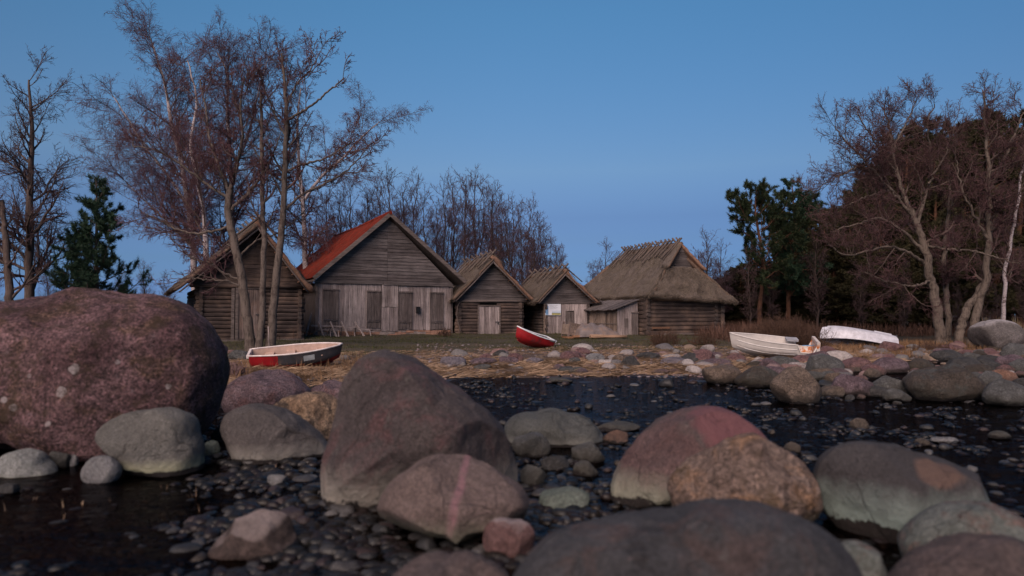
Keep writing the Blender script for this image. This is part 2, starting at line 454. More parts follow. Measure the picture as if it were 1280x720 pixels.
CR('boulder', 'huge rounded pinkish purple granite boulder with white lichen spots', 'boulder',
   [(-120, 430), (-90, 400), (-30, 383), (20, 372), (60, 364), (110, 359), (160, 361), (205, 367), (232, 378), (258, 397), (274, 422), (283, 452), (280, 482), (270, 520), (255, 552), (215, 572), (150, 590), (60, 592), (-20, 580), (-90, 550), (-120, 500)],
   7.9, 1.15, M_pink, 3, 6, 4, 0.02, 0.011, box=0.85)
def add_spots():
    from mathutils.bvhtree import BVHTree
    o = [q for q in bpy.data.objects if q.get('label', '').startswith('huge rounded')][0]
    t = BVHTree.FromPolygons([v.co[:] for v in o.data.vertices], [tuple(p.vertices) for p in o.data.polygons])
    sp = []
    for px, py, _, r_ in SPOTPX:
        d = ray(px, py).normalized(); h = t.ray_cast(Vector((0, 0, CAMH)) - o.location, d)
        if h[0] is not None: sp.append((tuple(h[0]), r_ * .72, (.42, .37, .36)))
    o.data.materials.clear(); o.data.materials.append(pink_mat(sp))
add_spots()
CR('boulder', 'angular grey flat topped boulder with a greenish waterline before the huge pink one', 'boulder',
   [(126, 533), (150, 519), (185, 513), (222, 512), (238, 519), (246, 545), (252, 575), (250, 602), (215, 612), (165, 612), (146, 600), (134, 565)],
   6.75, 0.40, M_block, 9, 5, 5, 0.02, 0.010)
CR('boulder', 'smooth grey loaf shaped boulder with a pale lower half, left of the tall peaked one', 'boulder',
   [(279, 545), (281, 520), (300, 507), (330, 506), (358, 516), (382, 535), (405, 553), (412, 572), (400, 592), (340, 598), (292, 592), (280, 572)],
   7.4, 0.5, M_dome, 12, 5, 3, 0.024, 0.011)
CR('boulder', 'rough tan orange boulder with dark hollows behind the grey loaf shaped one', 'boulder',
   [(342, 505), (362, 496), (385, 492), (408, 493), (424, 503), (432, 520), (428, 548), (390, 562), (355, 550), (343, 525)],
   8.6, 0.42, M_tan, 15, 5, 6, 0.04, 0.03)
CR('boulder', 'low mauve grey boulder with a dark wet face below the striped red dinghy', 'boulder',
   [(280, 490), (290, 478), (312, 468), (335, 463), (355, 465), (372, 477), (386, 490), (384, 510), (340, 524), (290, 518)],
   11.2, 0.8, M_flat, 18, 5, 5, 0.03, 0.012)
CR('boulder', 'low dark brown stone between the mauve boulder and the tall peaked one', 'boulder',
   [(380, 488), (400, 480), (425, 478), (448, 484), (450, 505), (420, 514), (385, 506)], 11.6, 0.5, M_flat, 19, 4, 5, 0.03, 0.012)
CR('boulder', 'tall peaked grey boulder with a pale band at its foot', 'boulder',
   [(441, 448), (456, 438), (482, 436), (505, 441), (530, 455), (560, 476), (595, 498), (625, 525), (643, 555), (652, 590), (652, 625), (600, 662), (500, 668), (425, 655), (400, 628), (401, 590), (410, 548), (420, 500), (430, 468)],
   5.75, 0.68, M_pyr, 21, 6, 5, 0.022, 0.014, box=0.9)
CR('boulder', 'pinkish rounded boulder crossed by a pale pink vein, leaning before the tall peaked one', 'boulder',
   [(470, 627), (480, 610), (505, 588), (530, 574), (560, 570), (595, 577), (630, 596), (655, 612), (663, 630), (655, 652), (610, 670), (560, 682), (520, 684), (488, 664), (472, 645)],
   4.75, 0.36, M_vein, 24, 6, 2, 0.02, 0.010)
CR('boulder', 'small brick shaped stone, white above and reddish below, near the veined boulder', 'stone',
   [(602, 662), (612, 653), (640, 651), (662, 655), (670, 668), (666, 686), (655, 698), (622, 699), (606, 690)],
   4.4, 0.13, M_oval, 27, 5, 3, 0.022, 0.011, box=0.8)
CR('boulder', 'long low olive grey boulder lying behind the peaked and the reddish boulders', 'boulder',
   [(628, 533), (640, 520), (670, 516), (710, 516), (738, 524), (752, 540), (760, 562), (745, 582), (690, 585), (640, 575)],
   8.3, 0.55, M_long, 30, 5, 4, 0.022, 0.011)
CR('boulder', 'dome shaped reddish grey boulder with a dull red patch and pale foot', 'boulder',
   [(758, 612), (768, 590), (788, 560), (812, 535), (840, 517), (872, 508), (905, 508), (930, 520), (948, 535), (960, 553), (970, 600), (930, 650), (860, 655), (800, 648), (762, 636)],
   5.7, 0.58, M_red, 33, 6, 3, 0.02, 0.010)
CR('boulder', 'rugged cracked orange and tan boulder in front of the reddish domed one', 'boulder',
   [(838, 640), (836, 600), (852, 580), (880, 560), (915, 549), (955, 549), (985, 560), (1005, 575), (1018, 597), (1028, 625), (1030, 648), (1000, 672), (920, 690), (860, 685)],
   4.9, 0.42, M_rug, 36, 6, 10, 0.04, 0.045, fr=1.7)
CR('boulder', 'broad smooth grey boulder with tan patch and pale green flank at the right', 'boulder',
   [(1022, 600), (1028, 578), (1048, 560), (1075, 552), (1110, 555), (1150, 567), (1190, 578), (1225, 595), (1248, 618), (1257, 642), (1240, 668), (1190, 690), (1120, 698), (1070, 685), (1035, 650)],
   4.9, 0.55, M_grn, 39, 6, 2, 0.016, 0.008)
CR('boulder', 'dark out of focus boulder closest to the lens at the bottom centre', 'boulder',
   [(620, 735), (650, 700), (690, 672), (740, 655), (800, 645), (845, 642), (870, 630), (920, 626), (980, 633), (1030, 652), (1060, 680), (1078, 715), (1080, 790), (860, 860), (640, 800)],
   3.25, 0.45, M_near, 42, 6, 2, 0.024, 0.011)
CR('boulder', 'pale green and rosy boulder overlapping the broad smooth grey one', 'boulder',
   [(1130, 678), (1145, 655), (1170, 638), (1205, 627), (1240, 630), (1285, 660), (1320, 700), (1310, 760), (1200, 770), (1140, 715)],
   4.05, 0.30, M_near2, 45, 6, 3, 0.024, 0.011)
CR('boulder', 'blurred brown boulder cut by the bottom right corner', 'boulder',
   [(1110, 740), (1140, 708), (1175, 688), (1215, 676), (1250, 672), (1300, 682), (1350, 720), (1350, 800), (1150, 800)],
   3.4, 0.3, M_near3, 48, 6, 3, 0.024, 0.011)
CR('boulder', 'small pale stone wedged between the closest dark boulder and the corner one', 'stone',
   [(1040, 700), (1058, 678), (1080, 678), (1103, 700), (1112, 725), (1090, 750), (1050, 745)],
   3.7, 0.12, M_near2, 51, 5, 3, 0.024, 0.011)
CR('boulder', 'blurred low dark pebble at the bottom edge below the veined boulder', 'stone',
   [(485, 725), (510, 706), (560, 700), (610, 703), (640, 722), (620, 760), (510, 760)], 3.5, 0.2, M_near3, 54, 5, 3, 0.024, 0.011)
CR('boulder', 'brown stone with whitish crest lying low in the shallows at lower left', 'stone',
   [(262, 690), (280, 665), (305, 645), (335, 640), (358, 646), (368, 668), (372, 700), (330, 722), (275, 715)], 4.45, 0.2, M_brn, 57, 5, 4, 0.02, 0.012)
CR('boulder', 'pale grey green pointed stone at the foot of the huge pink boulder', 'stone',
   [(-15, 590), (0, 575), (20, 564), (38, 563), (55, 578), (68, 595), (50, 606), (10, 608), (-12, 603)], 6.6, 0.25, M_pale, 60, 5, 4, 0.02, 0.01)
CR('boulder', 'white capped stone beside the angular grey boulder', 'stone',
   [(103, 586), (112, 574), (128, 570), (142, 576), (150, 592), (140, 606), (110, 606)], 6.3, 0.14, PAL['white'], 61, 4, 4, 0.02, 0.01)

def repatch(start, px, py, fn):
    from mathutils.bvhtree import BVHTree
    o = [q for q in bpy.data.objects if q.get('label', '').startswith(start)][0]
    t = BVHTree.FromPolygons([v.co[:] for v in o.data.vertices], [tuple(p.vertices) for p in o.data.polygons])
    h = t.ray_cast(Vector((0, 0, CAMH)) - o.location, ray(px, py).normalized())
    if h[0] is not None: o.data.materials.clear(); o.data.materials.append(fn(tuple(h[0])))
repatch('dome shaped reddish', 922, 530, red_mat)
repatch('broad smooth grey', 1172, 590, grn_mat)
# stones by pixel box: x0, y0, x1, waterline y, colour, seed, label
BR = [
 (878, 458, 926, 481, 'tan', 1, 'rounded tan grey stone at the near end of the far bank of rocks'),
 (919, 459, 974, 485, 'brown', 2, 'light brown flat topped stone beside the rounded tan grey one'),
 (966, 461, 1026, 506, 'tan', 3, 'tall pinkish tan boulder jutting into the water before the white boat'),
 (1040, 470, 1094, 497, 'mauve', 4, 'purplish rounded boulder standing in the dark channel'),
 (1090, 471, 1136, 495, 'grey', 5, 'squat grey stone touching the purplish boulder'),
 (1105, 487, 1138, 503, 'grey', 6, 'small flat grey slab before the big brown boulder'),
 (1132, 459, 1234, 503, 'brown', 7, 'largest brown grey boulder of the far bank with a dark stained side'),
 (1230, 477, 1290, 509, 'grey', 8, 'pale grey split boulder at the right edge by the channel'),
 (1230, 463, 1269, 480, 'orange', 9, 'flat salmon orange stone above the pale grey split boulder'),
 (1208, 466, 1232, 478, 'grey', 10, 'small pale stone between the salmon and the brown boulders'),
 (1008, 444, 1053, 469, 'grey', 11, 'light grey round stone in the row below the overturned boat'),
 (1050, 448, 1092, 465, 'pink', 12, 'rosy purple stone beside the light grey round one'),
 (1087, 448, 1134, 467, 'mauve', 13, 'mauve long stone with an orange underside in the row'),
 (1130, 449, 1166, 466, 'brown', 14, 'dull brown rounded stone ending the row of the far bank'),
 (990, 444, 1014, 457, 'pink', 15, 'small purple red stone near the tip of the white boat'),
 (940, 459, 992, 478, 'mauve', 16, 'mauve stone tucked behind the tall pinkish tan boulder'),
 (1164, 438, 1202, 451, 'dark', 17, 'dark grey stone at the waterline of the inner pool'),
 (1227, 438, 1256, 450, 'pink', 18, 'pink stone at the waterline of the inner pool'),
 (1254, 432, 1292, 452, 'grey', 19, 'bulky grey stone at the right edge by the inner pool'),
 (1098, 427, 1128, 440, 'pink', 20, 'reddish stone half hidden in straw under the overturned boat'),
 (1092, 425, 1106, 434, 'grey', 21, 'round grey stone propping the stern of the overturned boat'),
 (1172, 431, 1205, 441, 'pink', 22, 'flat reddish stone below the old pale tree'),
 (864, 441, 894, 454, 'pink', 23, 'blocky pink stone in straw left of the white boat'),
 (826, 447, 862, 456, 'lilac', 24, 'flat lilac stone in straw below the hipped hut'),
 (880, 449, 915, 458, 'mauve', 25, 'mauve stone in straw just below the bow of the white boat'),
 (550, 446, 583, 458, 'lilac', 26, 'lilac boulder on the bank right of the tall peak'),
 (657, 447, 680, 456, 'lilac', 27, 'pale lilac stone below the small red boat'),
 (624, 446, 648, 456, 'mauve', 28, 'dusky mauve stone left of the pale lilac one below the small red boat'),
 (586, 448, 622, 457, 'mauve', 29, 'low dusky stone right of the lilac boulder'),
 (592, 456, 614, 463, 'grey', 30, 'flat grey stone in straw below the lilac boulder'),
 (694, 460, 724, 468, 'grey', 31, 'grey stone at the straw edge of the dark water'),
 (732, 442, 756, 453, 'white', 32, 'whitish stone on the bare bank below the tarpaulin heap'),
 (684, 473, 716, 479, 'grey', 33, 'flat wet slab just off the straw shore'),
 (795, 441, 826, 450, 'dark', 34, 'flat black stone on the bank below the hipped hut'),
 (810, 462, 838, 468, 'pink', 35, 'small rosy stone at the straw edge left of the bank of rocks'),
 (640, 545, 688, 573, 'grey', 36, 'round grey stone resting against the long olive grey boulder'),
 (650, 584, 684, 611, 'grey', 37, 'pale rounded stone beside the flank of the tall peaked boulder'),
 (673, 617, 737, 641, 'green', 38, 'flat greenish pale stone between the veined and reddish boulders'),
 (752, 540, 786, 556, 'orange', 39, 'pinkish wet stone beside the long olive grey boulder'),
 (744, 531, 800, 541, 'grey', 40, 'thin grey slab edge behind the reddish domed boulder'),
 (714, 556, 756, 580, 'grey', 41, 'knobbly pale stone at the foot of the long olive boulder'),
 (716, 578, 748, 596, 'grey', 42, 'pale angular stone under the knobbly one'),
 (676, 572, 712, 588, 'dark', 43, 'dark stone under the long olive grey boulder'),
 (980, 554, 1002, 567, 'tan', 44, 'small tan stone behind the rugged orange boulder'),
 (60, 566, 86, 586, 'grey', 45, 'grey conical stone left of the white capped one'),
 (82, 570, 98, 584, 'white', 46, 'tiny white stone under the huge pink boulder'),
 (252, 553, 276, 574, 'green', 47, 'pale grey stone between the angular and the loaf shaped boulders'),
 (264, 530, 284, 550, 'dark', 48, 'dark stone in the gap beside the huge pink boulder'),
 (333, 595, 359, 608, 'white', 49, 'white stone on the dark gravel below the loaf shaped boulder'),
 (354, 471, 378, 481, 'lilac', 50, 'small bluish stone in the straw below the striped dinghy'),
 (1164, 548, 1196, 556, 'white', 51, 'white slab in the channel before the big brown boulder'),
 (1142, 549, 1162, 558, 'tan', 52, 'small brown stone beside the white slab in the channel'),
 (1062, 524, 1084, 538, 'tan', 53, 'yellowish stone poking from the channel'),
 (1236, 540, 1262, 550, 'grey', 54, 'low grey stone in the channel near the right edge'),
 (255, 428, 284, 444, 'mauve', 55, 'rough stone beside the plinth of the leftmost hut'),
 (286, 438, 312, 450, 'grey', 56, 'grey stone at the foot of the leaning trunk'),
 (1100, 556, 1126, 566, 'dark', 57, 'dark low stone in the channel behind the broad smooth boulder'),
 (0, 606, 22, 618, 'dark', 58, 'dark stone half sunk by the pale pointed one'),
 (1142, 640, 1160, 652, 'dark', 59, 'dark stone in the shadow under the broad smooth boulder'),
]
for (x0, y0, x1, y1, c, sd, lab) in BR:
    big = (x1 - x0) > 40
    box_rock('boulder' if big else 'stone', lab, x0, y0, x1, y1, PAL[c], 200 + sd, sub=5 if (x1 - x0) > 80 else 4)

# boulder behind the old trees, far right
box_rock('boulder', 'dark, pale topped boulder among reeds behind the old pale trees', 1217, 400, 1277, 431,
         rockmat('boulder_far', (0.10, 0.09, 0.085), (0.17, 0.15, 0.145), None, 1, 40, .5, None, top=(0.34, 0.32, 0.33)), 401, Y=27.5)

# cobbles: a library of shapes, each copy an object
def pebble_mat(name, wet):
    m, nt, b = newmat(name); g = N(nt)
    r = g.rand() if not wet == 'stuff' else g.island()
    k = 1.0
    cols = [(0, (0.20, 0.20, 0.21)), (0.16, (0.33, 0.24, 0.24)), (0.34, (0.26, 0.26, 0.26)), (0.5, (0.42, 0.40, 0.40)), (0.64, (0.30, 0.20, 0.19)), (0.78, (0.34, 0.27, 0.21)), (0.9, (0.55, 0.53, 0.52))]
    if not wet: cols = [(p, sc((c[0], c[1] * .93, c[2] * .9), 0.48)) for p, c in cols]
    if wet: cols = [(p, sc(c, 0.10 if i < 6 else 0.14)) for i, (p, c) in enumerate(cols)]
    if wet == 'stuff': cols = [(p, sc(c, 0.34 if i < 6 else 0.45)) for i, (p, c) in enumerate(cols)]
    col = g.ramp(r, cols, 'CONSTANT')
    tc = g.tc()
    gr = g.noise(tc, 40, 4, 0.7); lo = g.noise(tc, 6, 4, 0.6)
    col = g.mix(0.7, col, g.mix(1.0, col, g.ramp(gr, [(0.35, 0.5), (0.65, 1.6)]), 'MULTIPLY'))
    col = g.mix(1.0, col, g.ramp(lo, [(0.3, 0.7), (0.7, 1.25)]), 'MULTIPLY')
    g.l(col, b.inputs['Base Color'])
    b.inputs['Roughness'].default_value = 0.45 if wet else 0.8
    g.l(g.bump(gr, 0.4, 0.01), b.inputs['Normal'])
    return m
M_peb = pebble_mat('pebble_dry', False); M_pebw = pebble_mat('pebble_wet', True); M_grav = pebble_mat('gravel_wet', 'stuff')
LIB = [unit_stone(600 + i, 3 if i < 14 else 2, (1, random.uniform(.6, .95), random.uniform(.4, .8)), 11, 0.2, .06) for i in range(20)]
LIBM = {}
def pebble(x, y, r, mat, zoff, name, label, group, i):
    key = (i % 14, mat.name)
    if key not in LIBM:
        V, Fc = LIB[i % 14]
        me = np_mesh(name, V, Fc); me.materials.append(mat); LIBM[key] = me
    o = bpy.data.objects.new(name, LIBM[key]); COL.objects.link(o)
    o.location = (x, y, zoff); o.scale = (r, r, r * random.uniform(.8, 1.1))
    o.rotation_euler = (random.uniform(-.15, .15), random.uniform(-.15, .15), random.uniform(0, 6.28))
    tag(o, label, 'stone', group)

# the rest of the far bank of rocks: angular stones of many sizes, half in the water
def bank():
    r = random.Random(77); keys = ['pink', 'mauve', 'grey', 'brown', 'tan', 'mauve', 'dark', 'pink', 'grey']
    n = 0
    for (x0, x1, y0, y1, k, w0, w1) in ((860, 1290, 446, 474, 46, 14, 44), (1010, 1290, 470, 508, 26, 12, 38), (1150, 1290, 434, 452, 16, 12, 34), (700, 900, 444, 468, 16, 10, 28), (560, 760, 444, 470, 12, 10, 26)):
        for i in range(k):
            px = r.uniform(x0, x1); py = r.uniform(y0, y1); w = r.uniform(w0, w1) * (.75 if r.random() < .5 else 1); h = w * r.uniform(.34, .6)
            box_rock('bank_rock', 'angular rock packed among others in the far bank along the water', px - w / 2, py - h, px + w / 2, py, PAL[r.choice(keys)], 900 + n, sub=4, depth=r.uniform(.6, .9), facets=13, group='angular rocks packed in the far bank'); n += 1
bank()
# bank of cobbles on the far shore (dry)
def placed(px0, px1, py0, py1, n, smin, smax, mat, name, label, group, lift, seed):
    r = random.Random(seed)
    k = 0
    while k < n:
        px = r.uniform(px0, px1); py = r.uniform(py0, py1)
        g = ground_hit(px, py)
        if g.y > 60: continue
        s = r.uniform(smin, smax) * (1.6 if r.random() < 0.12 else 1) * g.y / F / 2
        pebble(g.x, g.y, s, mat, g.z + s * lift, name, label, group, r.randrange(14)); k += 1
placed(540, 1280, 438, 462, 150, 7, 22, M_peb, 'cobble', 'small cobble strewn along the far bank below the huts and white boats', 'cobbles strewn along the far bank', -0.05, 1)
placed(830, 1280, 436, 472, 85, 10, 26, M_peb, 'shore_cobble', 'cobble wedged among the bank of rocks below the white boats', 'cobbles in the bank of rocks', 0.2, 2)
placed(600, 1280, 478, 545, 60, 5, 15, M_pebw, 'wet_cobble', 'small wet stone poking from the dark channel', 'wet stones poking from the channel', 0.12, 3)
placed(560, 1280, 545, 620, 34, 6, 17, M_pebw, 'wet_stone', 'small wet stone in the channel behind the front boulders', 'wet stones behind the front boulders', 0.1, 4)
placed(230, 760, 590, 715, 130, 12, 42, M_pebw, 'pebble', 'dark wet pebble in the shallows among the front boulders', 'dark wet pebbles in the front shallows', -0.12, 5)
placed(270, 470, 440, 480, 22, 7, 18, M_peb, 'bank_stone', 'small stone lying in straw round the striped dinghy', 'small stones round the striped dinghy', 0.15, 6)

# gravel nobody could count
def shingle_mat():
    m, nt, b = newmat('shingle_dry'); g = N(nt)
    col = g.ramp(g.island(), [(0, (0.10, 0.088, 0.085)), (0.2, (0.16, 0.11, 0.105)), (0.45, (0.12, 0.10, 0.10)), (0.65, (0.18, 0.155, 0.16)), (0.85, (0.14, 0.10, 0.085))], 'CONSTANT')
    col = g.mix(1.0, col, g.ramp(g.noise(g.tc(), 25, 4, .7), [(0.3, 0.6), (0.7, 1.3)]), 'MULTIPLY')
    g.l(col, b.inputs['Base Color'])
    return m
def gravel(name, label, regions, seed, mat):
    r = np.random.default_rng(seed)
    Vs, Fs = [], []; b = 0
    for (px0, px1, py0, py1, n, s0, s1, lf) in regions:
        for i in range(n):
            px = r.uniform(px0, px1); py = r.uniform(py0, py1)
            t = 1.5 * F / max(py - HOR, 8)
            x = (px - 640) / F * t
            z = H(x, t)
            s = r.uniform(s0, s1)
            if px0 == 240 and px < 240 + 90 * abs(math.sin(py * .11) + .6 * math.sin(py * .037 + 1)) and r.random() < .85: continue
            lf_ = r.uniform(-.2, .45) if lf == .0 else lf
            V, Fc = LIB[14 + int(r.integers(6))]
            a = r.uniform(0, 6.28); c, s_ = math.cos(a), math.sin(a)
            W = V * s
            W = np.stack([W[:, 0] * c - W[:, 1] * s_, W[:, 0] * s_ + W[:, 1] * c, W[:, 2]], 1) + np.array([x, t, z + s * lf_])
            Vs.append(W); Fs.append(Fc + b); b += len(V)
    me = np_mesh(name, np.concatenate(Vs), np.concatenate(Fs))
    o = link_mesh(name, me, mat); tag(o, label, 'gravel', None, 'stuff')
gravel('gravel', 'dark wet gravel covering the bed round the front boulders',
       [(240, 720, 588, 770, 3400, 0.018, 0.085, .30), (620, 900, 540, 660, 1100, 0.02, 0.07, .35), (540, 1340, 472, 560, 2600, 0.025, 0.075, .30), (-60, 330, 596, 770, 1300, 0.02, 0.07, .0),
        (900, 1340, 560, 760, 1200, 0.03, 0.08, .25), (250, 640, 470, 600, 1500, 0.03, 0.09, .25)], 5, M_grav)
gravel('shingle', 'pinkish grey shingle scattered over the far bank',
       [(520, 1300, 441, 472, 2600, 0.02, 0.07, .1), (240, 560, 450, 480, 400, 0.02, 0.06, .1)], 6, shingle_mat())
# ---------------------------------------------------------------- ground, water
def make_ground():
    xs = np.concatenate([np.linspace(-1500, -60, 14), np.linspace(-50, -20, 30), np.linspace(-19.8, 19.8, 331), np.linspace(20, 50, 40), np.linspace(60, 1500, 14)])
    ys = np.concatenate([np.linspace(-400, -3, 12), np.linspace(-2, 1.5, 8), np.linspace(1.7, 26, 380), np.linspace(26.2, 60, 90), np.linspace(63, 2500, 22)])
    X, Y = np.meshgrid(xs, ys)
    Z, Q = hnp(X, Y)
    sn = SinNoise(5, 9)
    P = np.stack([X.ravel(), Y.ravel(), Z.ravel() * 0], 1)
    near = np.clip(1 - np.abs(Y.ravel() - 15) / 40, 0, 1)
    Z = Z.ravel() + near * 0.012 * sn(P, 2.5) + near * 0.008 * sn(P, 8.0)
    # a slow rise to the wood
    P[:, 2] = Z
    nx, ny = len(xs), len(ys)
    i = np.arange(nx * ny).reshape(ny, nx)
    Fc = np.stack([i[:-1, :-1].ravel(), i[:-1, 1:].ravel(), i[1:, 1:].ravel(), i[1:, :-1].ravel()], 1)
    me = np_mesh('ground', P, Fc)
    at_ = me.attributes.new('shore', 'FLOAT', 'POINT'); at_.data.foreach_set('value', Q.ravel().astype(np.float32))
    m, nt, b = newmat('ground'); g = N(nt)
    q = g.n('ShaderNodeAttribute', attribute_name='shore').outputs['Fac']
    pos = g.tc()
    n1 = g.noise(pos, 0.5, 6, 0.7); n2 = g.noise(g.mapping(pos, (0.35, 1.4, 1)), 1.6, 6, 0.7); n3 = g.noise(pos, 14, 4, 0.7)
    qq = g.math('ADD', q, g.math('MULTIPLY', g.math('SUBTRACT', n2, 0.5), 2.6))
    f = g.maprange(qq, -4, 36, 0, 1)
    P_ = lambda v: (v + 4) / 40
    col = g.ramp(f, [(P_(-3), (0.016, 0.014, 0.013)), (P_(-0.2), (0.022, 0.017, 0.014)), (P_(0.4), (0.08, 0.05, 0.03)), (P_(0.9), (0.07, 0.045, 0.028)), (P_(3.6), (0.075, 0.05, 0.036)),
                     (P_(6), (0.07, 0.051, 0.043)), (P_(9), (0.062, 0.050, 0.034)), (P_(15), (0.052, 0.046, 0.028)), (P_(20), (0.05, 0.04, 0.026)), (P_(30), (0.035, 0.028, 0.018))])
    col = g.mix(g.ramp(n1, [(0.5, 0), (0.66, 0.55)]), col, g.mix(1.0, col, (1.5, 1.05, 0.8), 'MULTIPLY'))
    col = g.mix(1.0, col, g.ramp(n3, [(0.3, 0.5), (0.7, 1.5)]), 'MULTIPLY')
    g.l(col, b.inputs['Base Color'])
    g.l(g.maprange(q, -0.3, 0.8, 0.45, 0.95), b.inputs['Roughness'])
    g.l(g.bump(n3, 0.8, 0.03, g.bump(n2, 0.6, 0.08)), b.inputs['Normal'])
    o = link_mesh('ground', me, m); o['kind'] = 'structure'

def make_water():
    mb = MB()
    xs = [-1500, -60, -20, 0, 20, 60, 1500]; ys = [-400, -40, 0, 10, 20, 34]
    vs = [(x, y, 0.0) for y in ys for x in xs]; n = len(xs)
    fs = [(j * n + i, j * n + i + 1, (j + 1) * n + i + 1, (j + 1) * n + i) for j in range(len(ys) - 1) for i in range(n - 1)]
    mb.add(vs, fs)
    m = bpy.data.materials.new('water'); m.use_nodes = True; nt = m.node_tree; nt.nodes.clear(); g = N(nt)
    out = g.n('ShaderNodeOutputMaterial')
    gl = g.n('ShaderNodeBsdfGlossy'); gl.inputs['Roughness'].default_value = 0.07; gl.inputs['Color'].default_value = (0.30, 0.30, 0.33, 1)
    tr = g.n('ShaderNodeBsdfTransparent'); tr.inputs['Color'].default_value = (0.42, 0.34, 0.29, 1)
    fr = g.n('ShaderNodeFresnel'); fr.inputs['IOR'].default_value = 1.25
    mx = g.n('ShaderNodeMixShader')
    pos = g.tc()
    a = g.noise(g.mapping(pos, (1, 1.8, 1)), 6.0, 3, 0.6, 0.3)
    c = g.noise(g.mapping(pos, (1, 2.2, 1)), 1.2, 3, 0.6)
    bn = g.bump(a, WATER_B, 0.03, g.bump(c, 0.4, 0.10))
    g.l(bn, gl.inputs['Normal']); g.l(bn, fr.inputs['Normal'])
    g.l(fr.outputs[0], mx.inputs[0]); g.l(tr.outputs[0], mx.inputs[1]); g.l(gl.outputs[0], mx.inputs[2])
    g.l(mx.outputs[0], out.inputs[0])
    o = mb.build('water', m); o['kind'] = 'structure'
WATER_B = 0.5
make_ground(); make_water()

# ---------------------------------------------------------------- grass and straw
def blades(name, label, pts, length, width, lean, mats, seed, flat=0.0, kind='stuff', cat='grass', dirx=None, parent=None):
    """pts (N,3); length, width (lo,hi); flat 0 standing .. 1 lying"""
    r = np.random.default_rng(seed); n = len(pts)
    L = r.uniform(*length, n); w = r.uniform(*width, n) / 2
    az = r.uniform(0, 2 * np.pi, n)
    if dirx is not None:
        az = r.normal(dirx, 0.45, n) + np.pi * r.integers(0, 2, n)
    fl = np.clip(flat + r.normal(0, 0.12, n), 0, 0.97) if flat > 0 else np.clip(np.abs(r.normal(0, lean, n)), 0, 0.95)
    el = (1 - fl) * np.pi / 2
    if flat > 0: el = np.clip(np.abs(r.normal(0.03, 0.10 + (1 - flat), n)), 0.0, 1.5)
    D = np.stack([np.cos(az) * np.cos(el), np.sin(az) * np.cos(el), np.sin(el)], 1)
    side = np.stack([-np.sin(az), np.cos(az), np.zeros(n)], 1)
    up2 = D * 1.0; up2[:, 2] -= (0.35 if flat == 0 else 0.1)
    p0 = pts; p1 = p0 + D * (L * 0.55)[:, None]; p2 = p1 + up2 * (L * 0.45)[:, None]
    if flat > 0:
        side = np.stack([-np.sin(az) * 0.6, np.cos(az) * 0.6, np.full(n, 0.8)], 1)
    V = np.stack([p0 - side * w[:, None], p0 + side * w[:, None], p1 + side * w[:, None] * .8, p1 - side * w[:, None] * .8, p2], 1).reshape(-1, 3)
    i = np.arange(n)[:, None] * 5
    tri = np.concatenate([i + [0, 1, 2], i + [0, 2, 3], i + [3, 2, 4]])
    me = np_mesh(name, V, tri, False)
    o = link_mesh(name, me, mats, parent)
    if label or kind == 'stuff': tag(o, label, cat, None, kind)
    return o

def blade_mat(name, cols, rough=0.8):
    m, nt, b = newmat(name); g = N(nt)
    col = g.ramp(g.island(), [(i / max(1, len(cols) - 1), c) for i, c in enumerate(cols)])
    big = g.ramp(g.noise(g.tc(), 0.9, 4, .7), [(0.35, 0.55), (0.65, 1.25)])
    g.l(g.mix(1.0, col, big, 'MULTIPLY'), b.inputs['Base Color']); b.inputs['Roughness'].default_value = rough
    b.inputs['Specular IOR Level'].default_value = 0.15
    return m

def scatter(x0, x1, qlo, qhi, n, seed, ymax=60, cond=None, patchy=0.0):
    r = np.random.default_rng(seed)
    x = r.uniform(x0, x1, n * 2); q = r.uniform(qlo, qhi, n * 2)
    y = np.interp(x, SX, SY) + q
    if patchy:
        sn = SinNoise(seed, 9)
        k = sn(np.stack([x * 0.7, y * 2.2, x * 0], 1), 1.0) + sn(np.stack([x * 2.2, y * 6, x * 0], 1), 1.0) * 0.7
        keep = k > r.uniform(-1, 1, len(x)) * 0.4 + (patchy - 0.5)
        x, y = x[keep], y[keep]
    if cond is not None:
        keep = cond(x, y); x, y = x[keep], y[keep]
    x, y = x[:n], y[:n]
    z, _ = hnp(x, y)
    return np.stack([x, y, z], 1)

M_grass = blade_mat('grass', [(0.03, 0.04, 0.014), (0.05, 0.06, 0.02), (0.09, 0.075, 0.035), (0.045, 0.055, 0.02)])
M_straw = blade_mat('straw', [(0.08, 0.05, 0.033), (0.25, 0.17, 0.11), (0.14, 0.09, 0.06), (0.42, 0.30, 0.20)])
M_dry = blade_mat('dry_grass', [(0.12, 0.07, 0.04), (0.28, 0.17, 0.09), (0.20, 0.11, 0.06)])
M_brush = blade_mat('brush', [(0.075, 0.04, 0.032), (0.12, 0.068, 0.05), (0.09, 0.05, 0.035)])
blades('grass', 'short green grass before the wooden huts', scatter(-13, 9, 7.0, 20, 42000, 21, patchy=0.7), (0.04, 0.13), (0.006, 0.014), 0.35, M_grass, 1)
blades('straw', 'straw washed up along the shore', scatter(-9, 12.5, 0.1, 4.0, 52000, 22, patchy=0.6), (0.15, 0.5), (0.010, 0.022), 0.3, M_straw, 2, flat=0.93, dirx=0.0)
blades('straw', 'thin straw litter on the bare bank', scatter(-11, 14, 3, 9, 14000, 23, patchy=0.4), (0.1, 0.4), (0.006, 0.016), 0.3, M_straw, 3, flat=0.93, dirx=0.0)
blades('dry_grass', 'dry orange grass round the white boats and old trees', np.concatenate([scatter(8, 24, 0.6, 7, 20000, 24, patchy=0.35), scatter(-7.5, -4, 1.0, 6, 2500, 25, patchy=0.3)]), (0.1, 0.36), (0.006, 0.013), 0.6, M_dry, 4)
